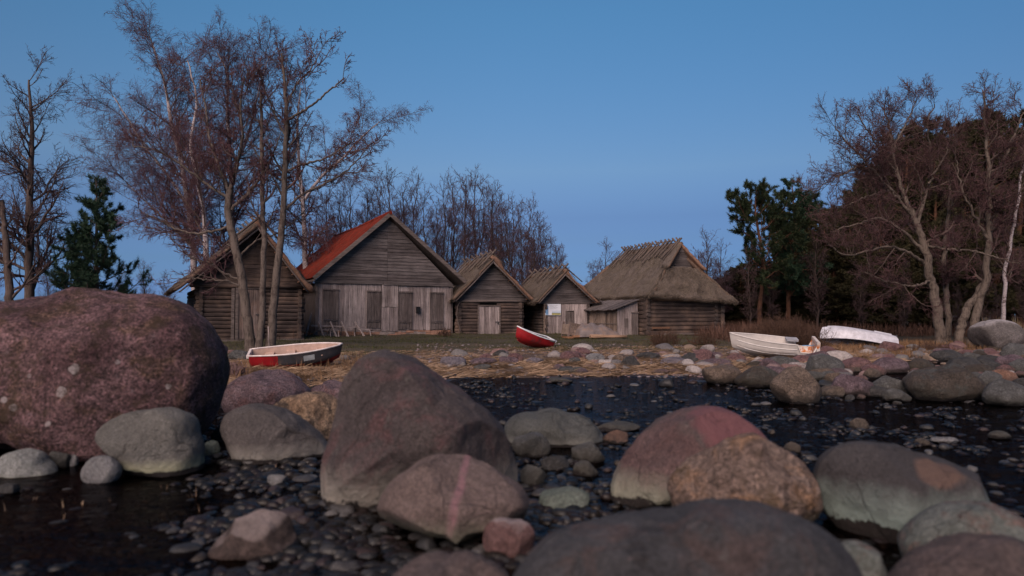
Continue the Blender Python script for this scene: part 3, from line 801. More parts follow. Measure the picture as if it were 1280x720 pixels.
blades('undergrowth', 'brown undergrowth at the foot of the dark wood', scatter(9.5, 34, 11, 20, 15000, 26, patchy=0.3), (0.3, 1.1), (0.01, 0.03), 0.5, M_brush, 5, cat='undergrowth')
blades('undergrowth', 'brown undergrowth behind the leftmost hut', scatter(-32, -9.5, 16, 30, 6000, 27, patchy=0.3), (0.3, 0.8), (0.01, 0.03), 0.5, M_brush, 6, cat='undergrowth')
# pale reeds at the right edge
def reeds():
    pts = []
    r = np.random.default_rng(4)
    for i in range(420):
        px = r.uniform(1215, 1330); Y = r.uniform(28.8, 31.5)
        x = (px - 640) / F * Y; pts.append((x, Y, H(x, Y)))
    blades('reeds', 'tall pale dead reeds behind the pale topped boulder', np.array(pts), (0.8, 1.7), (0.012, 0.03), 0.10, blade_mat('reed', [(0.22, 0.17, 0.10), (0.34, 0.27, 0.17)]), 9, cat='reeds')
reeds()
# a few stalks standing in the shallows
pts = []
for px, py in ((40, 625), (28, 650), (10, 640), (75, 635), (100, 632), (78, 650), (140, 628), (245, 622), (255, 640), (345, 590), (352, 592), (310, 640), (112, 660), (205, 612), (371, 600)):
    g = ground_hit(px, py)
    for k in range(3): pts.append((g.x + random.uniform(-.03, .03), g.y, -0.05))
blades('stalks', 'thin yellow stalks poking out of the shallows', np.array(pts), (0.08, 0.18), (0.004, 0.009), 0.3, M_straw, 12, cat='stalks')
# ---------------------------------------------------------------- the boathouses
PSI = R(29)
W_log = wood('log_wall', (0.078, 0.057, 0.050), 'x', 0.35, (0.17, 0.115, 0.085))
W_logy = wood('log_wall_side', (0.085, 0.068, 0.062), 'y', 0.35, (0.15, 0.10, 0.075))
W_gab = wood('gable_board', (0.135, 0.116, 0.112), 'x', 0.4)
W_ver = wood('upright_board', (0.374, 0.314, 0.297), 'z', 0.5)
W_ver2 = wood('upright_board_dark', (0.17, 0.14, 0.13), 'z', 0.45)
W_door = wood('door_board', (0.22, 0.17, 0.15), 'z', 0.45, (0.25, 0.16, 0.12))
W_warm = wood('upright_board_warm', (0.27, 0.205, 0.165), 'z', 0.45)
W_trim = wood('trim_board', (0.19, 0.155, 0.14), 'x', 0.5)
W_pole = wood('round_pole', (0.145, 0.115, 0.10), 'z', 0.45)
W_batt = wood('batten', (0.36, 0.20, 0.13), 'y', 0.6)
M_stone = plain('plinth_stone', (0.25, 0.20, 0.18), 0.9, 0.2, 0.4, 5)
M_brick = plain('plinth_brick', (0.30, 0.17, 0.12), 0.9, 0.2, 0.4, 5)
M_dark = plain('dark_gap', (0.02, 0.017, 0.015), 0.95, 0.1)
M_iron = plain('iron', (0.05, 0.045, 0.045), 0.6, 0.4)

def thatch_mat(name, c, moss):
    m, nt, b = newmat(name); g = N(nt); tc = g.tc()
    a = g.noise(g.mapping(tc, (14, 14, 5)), 2.2, 5, 0.75)
    bl = g.noise(tc, 1.1, 5, 0.7); fine = g.noise(g.mapping(tc, (60, 60, 14)), 1, 3, 0.7)
    col = g.ramp(a, [(0.3, sc(c, 0.5)), (0.55, c), (0.75, sc(c, 1.5))])
    col = g.mix(g.ramp(bl, [(0.42, 0), (0.62, 0.85)]), col, g.mix(1.0, col, moss, 'MULTIPLY'))
    col = g.mix(1.0, col, g.ramp(fine, [(0.35, 0.6), (0.65, 1.35)]), 'MULTIPLY')
    g.l(col, b.inputs['Base Color']); b.inputs['Roughness'].default_value = 0.95; b.inputs['Specular IOR Level'].default_value = 0.1
    g.l(g.bump(fine, 0.7, 0.02, g.bump(a, 0.7, 0.05)), b.inputs['Normal'])
    return m
M_th = thatch_mat('thatch', (0.142, 0.116, 0.10), (0.88, 0.88, 0.78))
M_thd = thatch_mat('thatch_dark', (0.12, 0.095, 0.085), (0.8, 0.85, 0.7))
M_thedge = plain('reed_ends', (0.125, 0.085, 0.064), 0.95, 0.1, 0.4, 9)
M_under_lit = plain('reed_underside_lit', (.185, .11, .078), 0.95, 0.1, 0.4, 9)  # brown reed, painted warmer as if low light reached under the right slopes
M_thstraw = blade_mat('thatch_straw', [(0.07, 0.055, 0.043), (0.21, 0.165, 0.13), (0.12, 0.095, 0.075)])

class Frame:
    """a hut's own coordinates: u along the facade, v back, w up from its ground"""
    def __init__(s, px, Y, zg, psi=PSI):
        s.o = Vector((at(px, HOR, Y).x, Y, zg)); s.psi = psi
        s.du = Vector((math.cos(psi), math.sin(psi), 0)); s.dv = Vector((-math.sin(psi), math.cos(psi), 0))
    def uw(s, px, py, v=0.0):
        c = Vector((0, 0, CAMH)); d = ray(px, py)
        t = (v - (c - s.o).dot(s.dv)) / d.dot(s.dv)
        p = c + d * t - s.o
        return p.dot(s.du), p.z
    def u(s, px, v=0.0): return s.uw(px, 390, v)[0]
    def w(s, px, py, v=0.0): return s.uw(px, py, v)[1]
    def local(s, p):
        q = Vector(p) - s.o; return Vector((q.dot(s.du), q.dot(s.dv), q.z))

def logs(mb, u0, u1, v, w0, w1, h=0.17, axis='x', over=0.14, mi=0):
    n = max(2, int((w1 - w0) / h)); h = (w1 - w0) / n
    for i in range(n):
        w = w0 + (i + 0.5) * h
        o0, o1 = random.uniform(over * .6, over * 1.3), random.uniform(over * .6, over * 1.3)
        seg = 6; pts = []
        wob = random.uniform(-.012, .012)
        for k in range(seg + 1):
            t = k / seg; a = u0 - o0 + (u1 - u0 + o0 + o1) * t
            b = v + random.uniform(-.008, .008); c = w + wob + random.uniform(-.006, .006)
            pts.append((a, b, c) if axis == 'x' else (b, a, c))
        mb.tube(pts, [h * 0.50 * random.uniform(.96, 1.0) for _ in pts], 12, mi, True, 0.015, 1.0, .5)

def uboards(mb, u0, u1, v, w0, w1, bw=0.17, t=0.03, mi=0, ragged=0.04, top=None, axis='x', skip=()):
    u = u0
    while u < u1 - 0.02:
        w = min(bw * random.uniform(.75, 1.25), u1 - u)
        if u1 - (u + w) < bw * 0.3: w = u1 - u
        zt = w1 if top is None else top((u + w / 2))
        a, b = u + 0.004, u + w - 0.004
        dv = random.uniform(-.006, .012)
        lo = w0 + random.uniform(0, ragged)
        if axis == 'x': mb.box(a, b, v - t - dv, v - dv, lo, zt + random.uniform(-ragged, 0) * .5, mi)
        else: mb.box(v - t - dv, v - dv, a, b, lo, zt + random.uniform(-ragged, 0) * .5, mi)
        u += w

def gable(mb, ul, ur, ua, v, w0, wa, bh=0.16, t=0.03, mi=0, split=None):
    """lapped level boards filling a triangle"""
    w = w0
    while w < wa - 0.05:
        h = min(bh * random.uniform(.85, 1.15), wa - w)
        f0 = (w - w0) / (wa - w0)
        a = ul + (ua - ul) * f0; b = ur + (ua - ur) * f0
        f1 = min(1, (w + h - w0) / (wa - w0)); a1 = ul + (ua - ul) * f1; b1 = ur + (ua - ur) * f1
        cuts = [(0, 1)] if split is None else [(0, (split - a) / (b - a)), ((split - a) / (b - a), 1)]
        for c0, c1 in cuts:
            if not (0 <= c0 < c1 <= 1): continue
            if c1 < 1: c1 -= 0.002
            q = [(a + (b - a) * c0, w), (a + (b - a) * c1, w), (a1 + (b1 - a1) * (c1 if c1 == 1 else min(1, max(0, ((a + (b - a) * c1) - a1) / max(b1 - a1, .01)))), w + h + 0.01),
                 (a1 + (b1 - a1) * (c0 if c0 == 0 else min(1, max(0, ((a + (b - a) * c0) - a1) / max(b1 - a1, .01)))), w + h + 0.01)]
            dv = random.uniform(-.004, .006); sag = random.uniform(-.012, .012)
            vs = []
            for (uu, ww), lean in zip(q, (t, t, 0.008, 0.008)): vs.append((uu, v - t * 0.4 - lean - dv, ww + sag * (1 if uu > (a + b) / 2 else -1)))
            for (uu, ww) in q: vs.append((uu, v, ww))
            mb.add(vs, [(0, 1, 2, 3), (7, 6, 5, 4), (0, 4, 5, 1), (1, 5, 6, 2), (2, 6, 7, 3), (3, 7, 4, 0)], mi)
        w += h

def patch(name, q, thick, mats, parent, nu=26, nv=12, bumpy=0.035, seed=1, straw=1500, sag=0.0, edge_round=0.5):
    """a thatched slope: q = eave_a, eave_b, ridge_b, ridge_a (top surface); thick measured inwards"""
    A, B, C, D = [Vector(p) for p in q]
    nrm = (B - A).cross(D - A).normalized()
    if nrm.z < 0: nrm = -nrm
    top = []; bot = []
    for j in range(nv + 1):
        for i in range(nu + 1):
            s, t = i / nu, j / nv
            p = (A * (1 - s) + B * s) * (1 - t) + (D * (1 - s) + C * s) * t
            k = mnoise.fractal(p * 1.6 + Vector((seed * 7.3, 0, 0)), 0.8, 2, 4)
            e = min(s, 1 - s) * (B - A).length; e2 = min(t, 9) * (D - A).length
            rd = max(0, 0.12 - e) / 0.12; rd2 = max(0, 0.12 - e2) / 0.12
            off = k * bumpy - sag * math.sin(math.pi * t) - thick * 0.45 * edge_round * max(rd, rd2) ** 2
            jig = Vector((random.uniform(-1, 1), random.uniform(-1, 1), random.uniform(-1, 1))) * (0.022 if (i in (0, nu) or j == 0) else 0.004)
            top.append(p + nrm * off + jig)
            bot.append(p - nrm * (thick + (0 if j else -0.03)) + jig * 0.5 + (D - A).normalized() * (0.10 if j == 0 else 0))
    n = nu + 1; T = len(top); mb = MB()
    f = []; m = []
    for j in range(nv):
        for i in range(nu):
            a = j * n + i; f.append((a, a + 1, a + 1 + n, a + n)); m.append(0)
            f.append((T + a, T + a + n, T + a + 1 + n, T + a + 1)); m.append(1)
    for i in range(nu):
        f.append((i, T + i, T + i + 1, i + 1)); m.append(1)
        a = nv * n + i; f.append((a, a + 1, T + a + 1, T + a)); m.append(0)
    for j in range(nv):
        a = j * n; f.append((a, a + n, T + a + n, T + a)); m.append(1)
        a = j * n + nu; f.append((a, T + a, T + a + n, a + n)); m.append(1)
    b = len(mb.v); mb.v += [tuple(p) for p in top + bot]; mb.f += f; mb.m += m; mb.sm += [True] * len(f)
    # loose reeds over the surface and hanging at the eave
    down = (A - D).normalized(); side = (B - A).normalized()
    for k in range(straw):
        s = random.random(); t = random.random() ** 1.2
        if random.random() < 0.25: t = random.uniform(0, 0.03)
        if random.random() < 0.12: s = random.choice((random.uniform(0, .01), random.uniform(.99, 1)))
        p = (A * (1 - s) + B * s) * (1 - t) + (D * (1 - s) + C * s) * t
        kk = mnoise.fractal(p * 1.6 + Vector((seed * 7.3, 0, 0)), 0.8, 2, 4) * bumpy
        p = p + nrm * (kk - sag * math.sin(math.pi * t) + (0.004 if t > .04 else -random.uniform(0, thick * .8)))
        L = random.uniform(.08, .32); d = (down + side * random.uniform(-.35, .35) + nrm * random.uniform(0.02, .42)).normalized()
        w = random.uniform(.004, .010)
        mb.add([p - side * w, p + side * w, p + d * L], [(0, 1, 2)], 2)
    return mb.build(name, mats, parent)

def lean_bar(mb, a, b, r, mi=0, k=7, wob=0.012):
    a = Vector(a); b = Vector(b); pts = []
    for i in range(6):
        t = i / 5; pts.append(a.lerp(b, t) + Vector((random.uniform(-wob, wob), random.uniform(-wob, wob), random.uniform(-wob, wob))))
    mb.tube(pts, [r * (1.1 - 0.35 * i / 5) for i in range(6)], k, mi, True, 0.06)

def door(parent, u0, u1, v, w0, w1, mat, frame=0.07, handle='right', bars=True, label=None):
    mb = MB(); uboards(mb, u0, u1, v - 0.02, w0, w1, 0.14, 0.03)
    d = mb.build('door', mat, parent)
    if label: d['label'] = label
    if frame:
        mb = MB()
        mb.box(u0 - frame, u0 - .002, v - 0.09, v - .005, w0, w1 + frame); mb.box(u1 + .002, u1 + frame, v - 0.09, v - .005, w0, w1 + frame)
        mb.box(u0, u1, v - 0.085, v - .006, w1 + .003, w1 + frame)
        mb.build('door_frame', W_trim, d)
    if bars:
        mb = MB()
        hu = u1 - 0.06 if handle == 'right' else u0 + .06
        wm = w0 + (w1 - w0) * .48
        mb.box(hu - .16, hu + .1, v - .078, v - .056, wm, wm + .035); mb.box(hu - .02, hu + .05, v - .10, v - .05, wm - .1, wm - .01)
        mb.build('latch', M_iron, d)
    return d

# ------------------------------------------------ the barn with the red roof
def barn():
    fr = Frame(484, 34.5, 0.40, R(28))
    root = empty('barn', fr.o, fr.psi, 'largest grey board barn with a red roof and pale plank front', 'barn')
    ul, ur = fr.u(394), fr.u(564)
    w_top = (fr.w(394, 352) + fr.w(564, 358)) / 2
    w_bot = (fr.w(394, 412) + fr.w(564, 414)) / 2
    wa = fr.w(484, 269)
    L = 11.0
    ua = (ul + ur) / 2
    ua = fr.u(484)
    mb = MB(); mb.box(ul + .05, ur - .05, 0.02, L, w_bot - .1, w_top); mb.build('wall', W_ver2, root)
    mb = MB()
    gable(mb, ul - .1, ur + .1, ua, -0.02, w_top + .02, wa - .12, 0.17, 0.03, split=ua - 0.02); mb.build('gable', W_gab, root)
    mb = MB()
    xs = [394, 477, 497, 565]
    uboards(mb, fr.u(394), fr.u(476), -0.0, w_bot, w_top, 0.19, .03)
    uboards(mb, fr.u(497.5), fr.u(564.5), -0.0, w_bot, w_top - .09, 0.19, .03)
    mb.build('plank_front', W_ver, root)
    mb = MB(); m = (w_bot + w_top) / 2
    uboards(mb, fr.u(476.5), fr.u(497), -0.035, w_bot - .05, m, 0.2, .03); uboards(mb, fr.u(476.5), fr.u(497), -0.045, m, w_top - .02, 0.2, .03)
    mb.build('centre_panel', W_ver, root)
    for a, b, t, lo in ((404, 422, 363, 410), (459, 475, 365, 411), (498.5, 514, 366, 412), (538, 553, 367, 412)):
        u0, u1 = fr.u(a), fr.u(b)
        wt = fr.w((a + b) / 2, t); wl = fr.w((a + b) / 2, lo); wm = wl + (wt - wl) * .2
        mb = MB(); uboards(mb, u0, u1, -0.036, wm + .03, wt, .16, .025); d = mb.build('door', W_ver2, root)
        mb = MB(); uboards(mb, u0, u1, -0.036, wl, wm, .16, .022); mb.build('lower_hatch', W_ver2, d)
        mb = MB(); mb.box(u0 - .05, u1 + .05, -.10, -.062, wt + .002, wt + .07); mb.box(u0 - .04, u0 - .003, -.078, -.034, wl, wt); mb.box(u1 + .003, u1 + .03, -.078, -.034, wl, wt)
        mb.box(u0, u1, -.09, -.064, wm - .02, wm + .025)
        mb.build('door_frame', W_ver2, d)
    # trim at the foot of the gable
    mb = MB(); mb.box(ul - .05, fr.u(478), -.10, -.06, w_top - .03, w_top + .08); mb.box(fr.u(478.5), ur + .05, -.11, -.07, w_top - .06, w_top + .05); mb.build('band_board', W_gab, root)
    # stone plinth
    mb = MB()
    def stones(u0, u1, v, w0, w1, mbx, axis='x'):
        u = u0
        while u < u1:
            l = random.uniform(.2, .5); w = w0
            while w < w1:
                h = random.uniform(.1, .2)
                if axis == 'x': mbx.box(u, min(u + l, u1) - .01, v - .06, v + .3, w, min(w + h, w1) - .01, 0 if random.random() < .6 else 1, j=.012)
                else: mbx.box(v - .06, v + .3, u, min(u + l, u1) - .01, w, min(w + h, w1) - .01, 0, j=.012)
                w += h
            u += l
    stones(ul, ur, 0.02, -.3, w_bot - .005, mb); stones(.35, L, ul + .05, -.3, w_bot - .105, mb, 'y'); mb.build('plinth', [M_brick, M_stone], root)
    # roof: plank deck painted / sheeted red, ridge cap, barge boards
    e_l = (fr.u(390), fr.w(390, 345)); e_r = (fr.u(578), fr.w(578, 357))
    we = (e_l[1] + e_r[1]) / 2
    wl_, wr_ = we, we
    apex = (ua, wa)
    m, nt, b = newmat('red_roofing'); g = N(nt); tc = g.tc()
    v = g.math('FRACT', g.math('MULTIPLY', g.xyz(tc)[1], 5.5)); h = g.math('ABSOLUTE', g.math('SUBTRACT', v, 0.5))
    n = g.noise(tc, 2, 5, .7)
    col = g.ramp(n, [(0.35, (0.075, 0.014, 0.010)), (0.6, (0.165, 0.024, 0.015))])
    col = g.mix(g.ramp(g.noise(tc, 9, 4, .7), [(.5, 0), (.66, .7)]), col, (0.10, 0.05, 0.035))
    g.l(col, b.inputs['Base Color']); b.inputs['Roughness'].default_value = .95; b.inputs['Specular IOR Level'].default_value = .05
    for side, e in ((-1, e_l[0]), (1, e_r[0])):
        name = 'roof'
        nu = 40
        mb = MB(); rows = 7; vv0, vv1 = -.38, L + .3
        vs = []; cols_ = int((vv1 - vv0) / .09)
        for r_ in range(rows + 1):
            t = r_ / rows
            for c_ in range(cols_ + 1):
                y = vv0 + (vv1 - vv0) * c_ / cols_
                und = 0.022 * (1 if c_ % 2 else -1)
                sagz = -0.10 * math.sin(math.pi * min(1, max(0, (y - vv0) / (vv1 - vv0)))) 
                x = apex[0] + (e - apex[0]) * t; z = apex[1] + (we - apex[1]) * t
                vs.append((x, y, z + .10 + und + sagz * .8 + 0.012 * math.sin(r_ * 2.1 + c_ * .3)))
        n_ = cols_ + 1
        fs = [(r_ * n_ + c_, r_ * n_ + c_ + 1, (r_ + 1) * n_ + c_ + 1, (r_ + 1) * n_ + c_) for r_ in range(rows) for c_ in range(cols_)]
        mb.add(vs, fs, 0, True)
        rf = mb.build(name, m, root)
        mb = MB()
        mb.add([(apex[0], vv0 + .02, apex[1] - .06), (e, vv0 + .02, we - .06), (e, vv1, we - .06), (apex[0], vv1, apex[1] - .06),
                (apex[0], vv0 + .02, apex[1] - .11), (e, vv0 + .02, we - .11), (e, vv1, we - .11), (apex[0], vv1, apex[1] - .11)],
               [(0, 1, 2, 3), (7, 6, 5, 4), (0, 4, 5, 1), (1, 5, 6, 2), (2, 6, 7, 3), (3, 7, 4, 0)])
        mb.build('roof_deck', W_trim, rf)
        mb = MB()
        a = Vector((apex[0] - side * .02, vv0 - .015, apex[1] + .02)); c = Vector((e + side * .02, vv0 - .015, we + .02))
        mb.bar(a, c, .04, .20, up=(0, 1, 0)) if False else mb.bar(a, c, .05, .19)
        mb.build('barge_board', W_trim, root)
    mb = MB(); lean = []
    mb.tube([(apex[0], -.44, apex[1] + .08), (apex[0], L * .5, apex[1] - .0), (apex[0], L + .3, apex[1] + .08)], .10, 8)
    mb.build('ridge_cap', m, root)
    # cleat and side posts
    mb = MB(); mb.box(ul - .02, ul + .12, -.09, .1, w_bot - .2, w_top); mb.box(ur - .05, ur + .06, -.06, .1, w_bot - .2, w_top); mb.build('corner_post', W_ver2, root)
    # mail box
    u0, u1 = fr.u(519.5), fr.u(524); a, b_ = fr.w(521, 391), fr.w(521, 383.5)
    mb = MB(); mb.box(u0, u1, -.18, -.045, a, b_ - .03); mb.box(u0 - .015, u1 + .015, -.20, -.045, b_ - .028, b_)
    o = mb.build('post_box', plain('black_metal', (.012, .012, .013), .5), None, fr.o, fr.psi)
    tag(o, 'small black box fixed to the pale plank front of the barn', 'box')
    return fr, root, stones
FB, BARN, stones_fn = barn()

def ridge_poles(root, fr_u, wa, v0, v1, n, slope_l, slope_r, r=0.045, ll=1.1, sides=(-1, 1)):
    """crossed poles that hold the thatch down: (du, dw) unit vectors down each slope"""
    for i in range(n):
        v = v0 + (v1 - v0) * (i + random.uniform(-.15, .15)) / max(1, n - 1)
        for sd, sl in ((-1, slope_l), (1, slope_r)):
            if sd not in sides: continue
            mb = MB(); L = ll * random.uniform(.75, 1.2)
            a = (fr_u - sl[0] * .25, v + random.uniform(-.1, .1) + sd * .05, wa + .10 - sl[1] * .22)
            b = (fr_u + sl[0] * L, v + random.uniform(-.22, .06), wa + .09 + sl[1] * L)
            lean_bar(mb, a, b, r * random.uniform(.8, 1.3))
            mb.build('ridge_pole', W_pole, root)

def thatched(name, label, apex_px, Y, zg, wall_px, eave_px, eave_py, w_eave_wall_py, L, seed, thick=.26, vover=.55, psi=PSI, poles=8, wallkind='logs', psll=1.1, mats=(M_th, M_thedge, M_thstraw), sag=.04):
    fr = Frame(apex_px[0], Y, zg, psi)
    root = empty(name, fr.o, fr.psi, label, 'hut')
    # roof stands proud of the facade by vover: measure the roof outline on that plane
    ua, wa = fr.uw(apex_px[0], apex_px[1], -vover)
    uel, wel = fr.uw(eave_px[0], eave_py[0], -vover); uer, wer = fr.uw(eave_px[1], eave_py[1], -vover)
    we = (wel + wer) / 2
    slopes = []
    for side, ue in ((-1, uel), (1, uer)):
        d = Vector((ue - ua, 0, we - wa)).normalized(); slopes.append((d.x, d.z))
        q = [(ue, -vover, we + .0), (ue, L + .4, we), (ua - side * .03, L + .4, wa), (ua - side * .03, -vover, wa)]
        t = patch('thatch', q, thick, [mats[0], M_under_lit if side == 1 else mats[1], mats[2]], root, 34, 14, .11, seed + side, 5200, sag)
        # inner battens and barge poles seen under the overhang
        nrm = Vector((-d.z * (-side), 0, 0))
        inw = Vector((-side * -d.z, 0, -abs(d.x)))  # pointing into the house
        inw = Vector((d.z * side, 0, -d.x * side)).normalized()
        if inw.z > 0: inw = -inw
        sl = math.hypot(ue - ua, we - wa)
        if side == 1:
            for i in range(9):
                p = Vector((ua, 0, wa)) + d * (sl * (i + .8) / 9.6) + inw * (thick + .035)
                mb = MB(); mb.bar((p.x, -vover + .05, p.z), (p.x, .1, p.z), .07, .045); mb.build('batten', W_batt, root)
        mb = MB()
        p0 = Vector((ua, -vover + .06, wa)) + inw * (thick + .07) + d * .1; p1 = Vector((ue, -vover + .06, we)) + inw * (thick + .07) - d * .12
        lean_bar(mb, p0, p1, .045); mb.build('barge_pole', W_ver2, root)
    if poles: ridge_poles(root, ua, wa, -vover + .1, L, poles, slopes[0], slopes[1], ll=psll)
    return fr, root, (ua, wa, uel, uer, we, slopes)

def corner_ends(root, us, v, w0, w1, h=.17):
    for u in us:
        mb = MB()
        n = int((w1 - w0) / h)
        for i in range(n):
            w = w0 + (i + .5) * (w1 - w0) / n
            y0 = -random.uniform(.12, .22)
            mb.tube([(u, v + y0, w + h * .5), (u, v + .3, w + h * .5)], [h * .46] * 2, 10, 0, True, .03, 1.0, .6)
        mb.build('log_ends', W_logy, root)

# ------------------------------------------------ leftmost hut
def hut_left():
    fr, root, (ua, wa, uel, uer, we, sl) = thatched('hut', 'leftmost dark log hut with a shaggy thatched gable, partly hidden by bare trunks', (325, 273), 29.3, .25, None, (214, 395), (361, 364), None, 7.0, 3, thick=.22, vover=.6, poles=6, mats=(M_thd, M_thedge, M_thstraw))
    ul, ur = fr.u(248), fr.u(377); wb = -.1
    wt = fr.w(320, 360)
    mb = MB(); mb.box(ul + .08, ur - .08, .1, 7, wb, wt); mb.box(ul + .5, ur - .5, .25, 6.9, wt - .1, wt + .8); mb.build('wall_core', M_dark, root)
    d0, d1 = fr.u(297.5), fr.u(326)
    mb = MB(); logs(mb, ul, d0 - .05, 0.09, .18, wt, .165); logs(mb, d1 + .05, ur, .09, .18, wt, .165)
    logs(mb, .1, 7, ul + .09, .1, wt, .165, 'y'); logs(mb, .1, 7, ur - .09, .1, wt, .165, 'y')
    mb.build('log_wall', W_log, root)
    corner_ends(root, (ul + .08, ur - .08), .1, .1, wt)
    mb = MB(); gable(mb, uel + .35, uer - .35, ua, 0.06, wt + .14, wa - .35, .18, .03); mb.build('gable', W_log, root)
    mb = MB(); mb.tube([(ul - .35, -.02, wt + .07), (ua, -.03, wt + .06), (ur + .35, -.02, wt + .07)], .09, 8); mb.build('tie_beam', W_log, root)
    mb = MB(); mb.box(ul - .1, ur + .1, -.12, -.0, .10, .26); mb.build('sill_beam', W_trim, root)
    mb = MB()
    stones_fn(ul, ur, 0.05, -.45, .095, mb); mb.build('plinth', [M_stone, M_stone], root)
    door(root, d0, d1, 0.0, .27, wt - .05, W_door, .10)
    mb = MB()  # bracing poles from eave to wall on the shore side
    for px in (291, 296):
        u = fr.u(px); mb.box(u - .07, u + .05, -.10, -.02, .27, wt - .03)
    mb.build('door_post', W_trim, root)
hut_left()

# ------------------------------------------------ third hut
def hut_mid():
    fr, root, (ua, wa, uel, uer, we, sl) = thatched('hut', 'small log hut with latched plank door beside the red roofed barn', (617, 318), 36.6, .36, None, (564, 670), (372, 376), None, 5.6, 13, thick=.2, vover=.5, poles=7, psi=R(18))
    ul, ur = fr.u(573), fr.u(652); wt = fr.w(612, 378)
    mb = MB(); mb.box(ul + .08, ur - .08, .1, 5.6, -.2, wt); mb.box(ul + .5, ur - .5, .25, 5.5, wt - .1, wt + .6); mb.build('wall_core', M_dark, root)
    d0, d1 = fr.u(598.5), fr.u(623.5)
    mb = MB(); logs(mb, ul, d0 - .04, .09, -.05, wt, .16); logs(mb, d1 + .04, ur, .09, -.05, wt, .16)
    logs(mb, .1, 5.6, ul + .09, 0, wt, .165, 'y'); logs(mb, .1, 5.6, ur - .09, 0, wt, .165, 'y')
    mb.build('log_wall', W_log, root); corner_ends(root, (ul + .08, ur - .08), .1, 0, wt, .17)
    mb = MB(); gable(mb, uel + .25, uer - .25, ua, .06, wt + .13, wa - .32, .15, .03); mb.build('gable', W_gab, root)
    mb = MB(); mb.tube([(ul - .3, -.0, wt + .06), (ua, -.02, wt + .07), (ur + .3, 0, wt + .06)], .075, 8); mb.build('tie_beam', W_trim, root)
    door(root, d0, d1, 0.0, fr.w(611, 421), fr.w(611, 383), W_ver, .07)
    mb = MB()
    a = Vector((uel + .1, -.42, we - .15)); b = Vector((ua - .1, -.42, wa - .3)); lean_bar(mb, a, b, .055); mb.build('barge_brace', W_pole, root)
    # curved runner hung on the wall by the corner
    mb = MB(); u = fr.u(571); pts = [(u + .1, -.2, wt + .0), (u - .02, -.22, wt - .25), (u - .05, -.22, wt - .7), (u + .02, -.22, wt - 1.1), (u + .14, -.2, wt - 1.45), (u + .3, -.18, .15)]
    mb.tube(pts, [.03] * 6, 6)
    o = mb.build('curved_runner', W_pole, None, fr.o, fr.psi); tag(o, 'thin curved wooden runner leaning at the corner of the latched door hut', 'runner')
hut_mid()

# ------------------------------------------------ fourth hut, with the sign
def hut_sign():
    fr, root, (ua, wa, uel, uer, we, sl) = thatched('hut', 'smallest thatched hut with pale plank front and a sign on it', (707, 335), 37.2, .38, None, (668, 752), (377, 378), None, 5.3, 23, thick=.18, vover=.5, poles=7, psi=R(16))
    ul, ur = fr.u(681), fr.u(737); wt = fr.w(708, 380)
    mb = MB(); mb.box(ul + .06, ur - .06, .06, 5.2, -.2, wt); mb.box(ul + .3, ur - .3, .2, 5.1, wt - .1, wt + .5); mb.build('wall_core', M_dark, root)
    mb = MB(); logs(mb, .05, 5.3, ul + .05, 0, wt, .16, 'y'); logs(mb, .05, 5.3, ur - .09, 0, wt, .16, 'y'); mb.build('log_wall', W_logy, root)
    wb = -.05
    d0, d1 = fr.u(707), fr.u(718); dt = fr.w(712, 389)
    mb = MB(); uboards(mb, ul, d0, 0.03, wb, wt, .17); uboards(mb, d1, ur, .03, wb, wt, .17); uboards(mb, d0, d1, .03, dt, wt, .17); mb.build('plank_front', W_ver, root)
    door(root, d0 + .01, d1 - .01, 0.045, 0, dt - .01, W_ver2, 0, bars=False)
    mb = MB(); mb.box(ul - .06, ul + .05, -.07, .06, -.1, wt); mb.build('corner_post', W_warm, root)
    mb = MB(); gable(mb, uel + .2, uer - .2, ua, .03, wt + .02, wa - .28, .14, .03); mb.build('gable', W_gab, root)
    # the sign: white sheet, picture strip below
    s0, s1 = fr.u(681), fr.u(700.5); a, b = fr.w(690, 394), fr.w(690, 380)
    sr = empty('notice_board', (0, 0, 0), 0, 'white notice board with a blue edge and a landscape picture, on the smallest hut', 'sign')
    sr.location = fr.o; sr.rotation_euler = (0, 0, fr.psi)
    mb = MB(); mb.box(s0, s1, -.075, -.045, a, b); mb.build('panel', plain('sign_white', (.62, .64, .68), .5, .3, .04), sr)
    m, nt, bb = newmat('sign_picture'); g = N(nt); q = g.tc('Generated')
    z = g.math('ADD', g.xyz(q)[2], g.math('MULTIPLY', g.noise(q, 5, 4, .6), .5))
    g.l(g.ramp(z, [(.2, (.22, .20, .05)), (.45, (.40, .34, .07)), (.6, (.12, .12, .06)), (.7, (.35, .42, .5)), (1, (.5, .55, .62))]), bb.inputs['Base Color'])
    w = s1 - s0; h = b - a
    mb = MB(); mb.box(s0 + w * .42, s1 - .02, -.082, -.076, a + .02, a + h * .42); mb.build('picture', m, sr)
    mb = MB(); mb.box(s0 + .02, s0 + w * .2, -.081, -.076, a + .02, b - h * .2); mb.build('blue_strip', plain('sign_blue', (.14, .26, .42), .5), sr)
    mb = MB()
    for i in range(4):
        ww = b - h * (.12 + i * .1)
        mb.box(s0 + w * .28, s0 + w * (.8 - .1 * (i % 2)), -.080, -.076, ww - .008, ww)
    mb.build('text_lines', plain('sign_ink', (.12, .12, .13), .6), sr)
hut_sign()

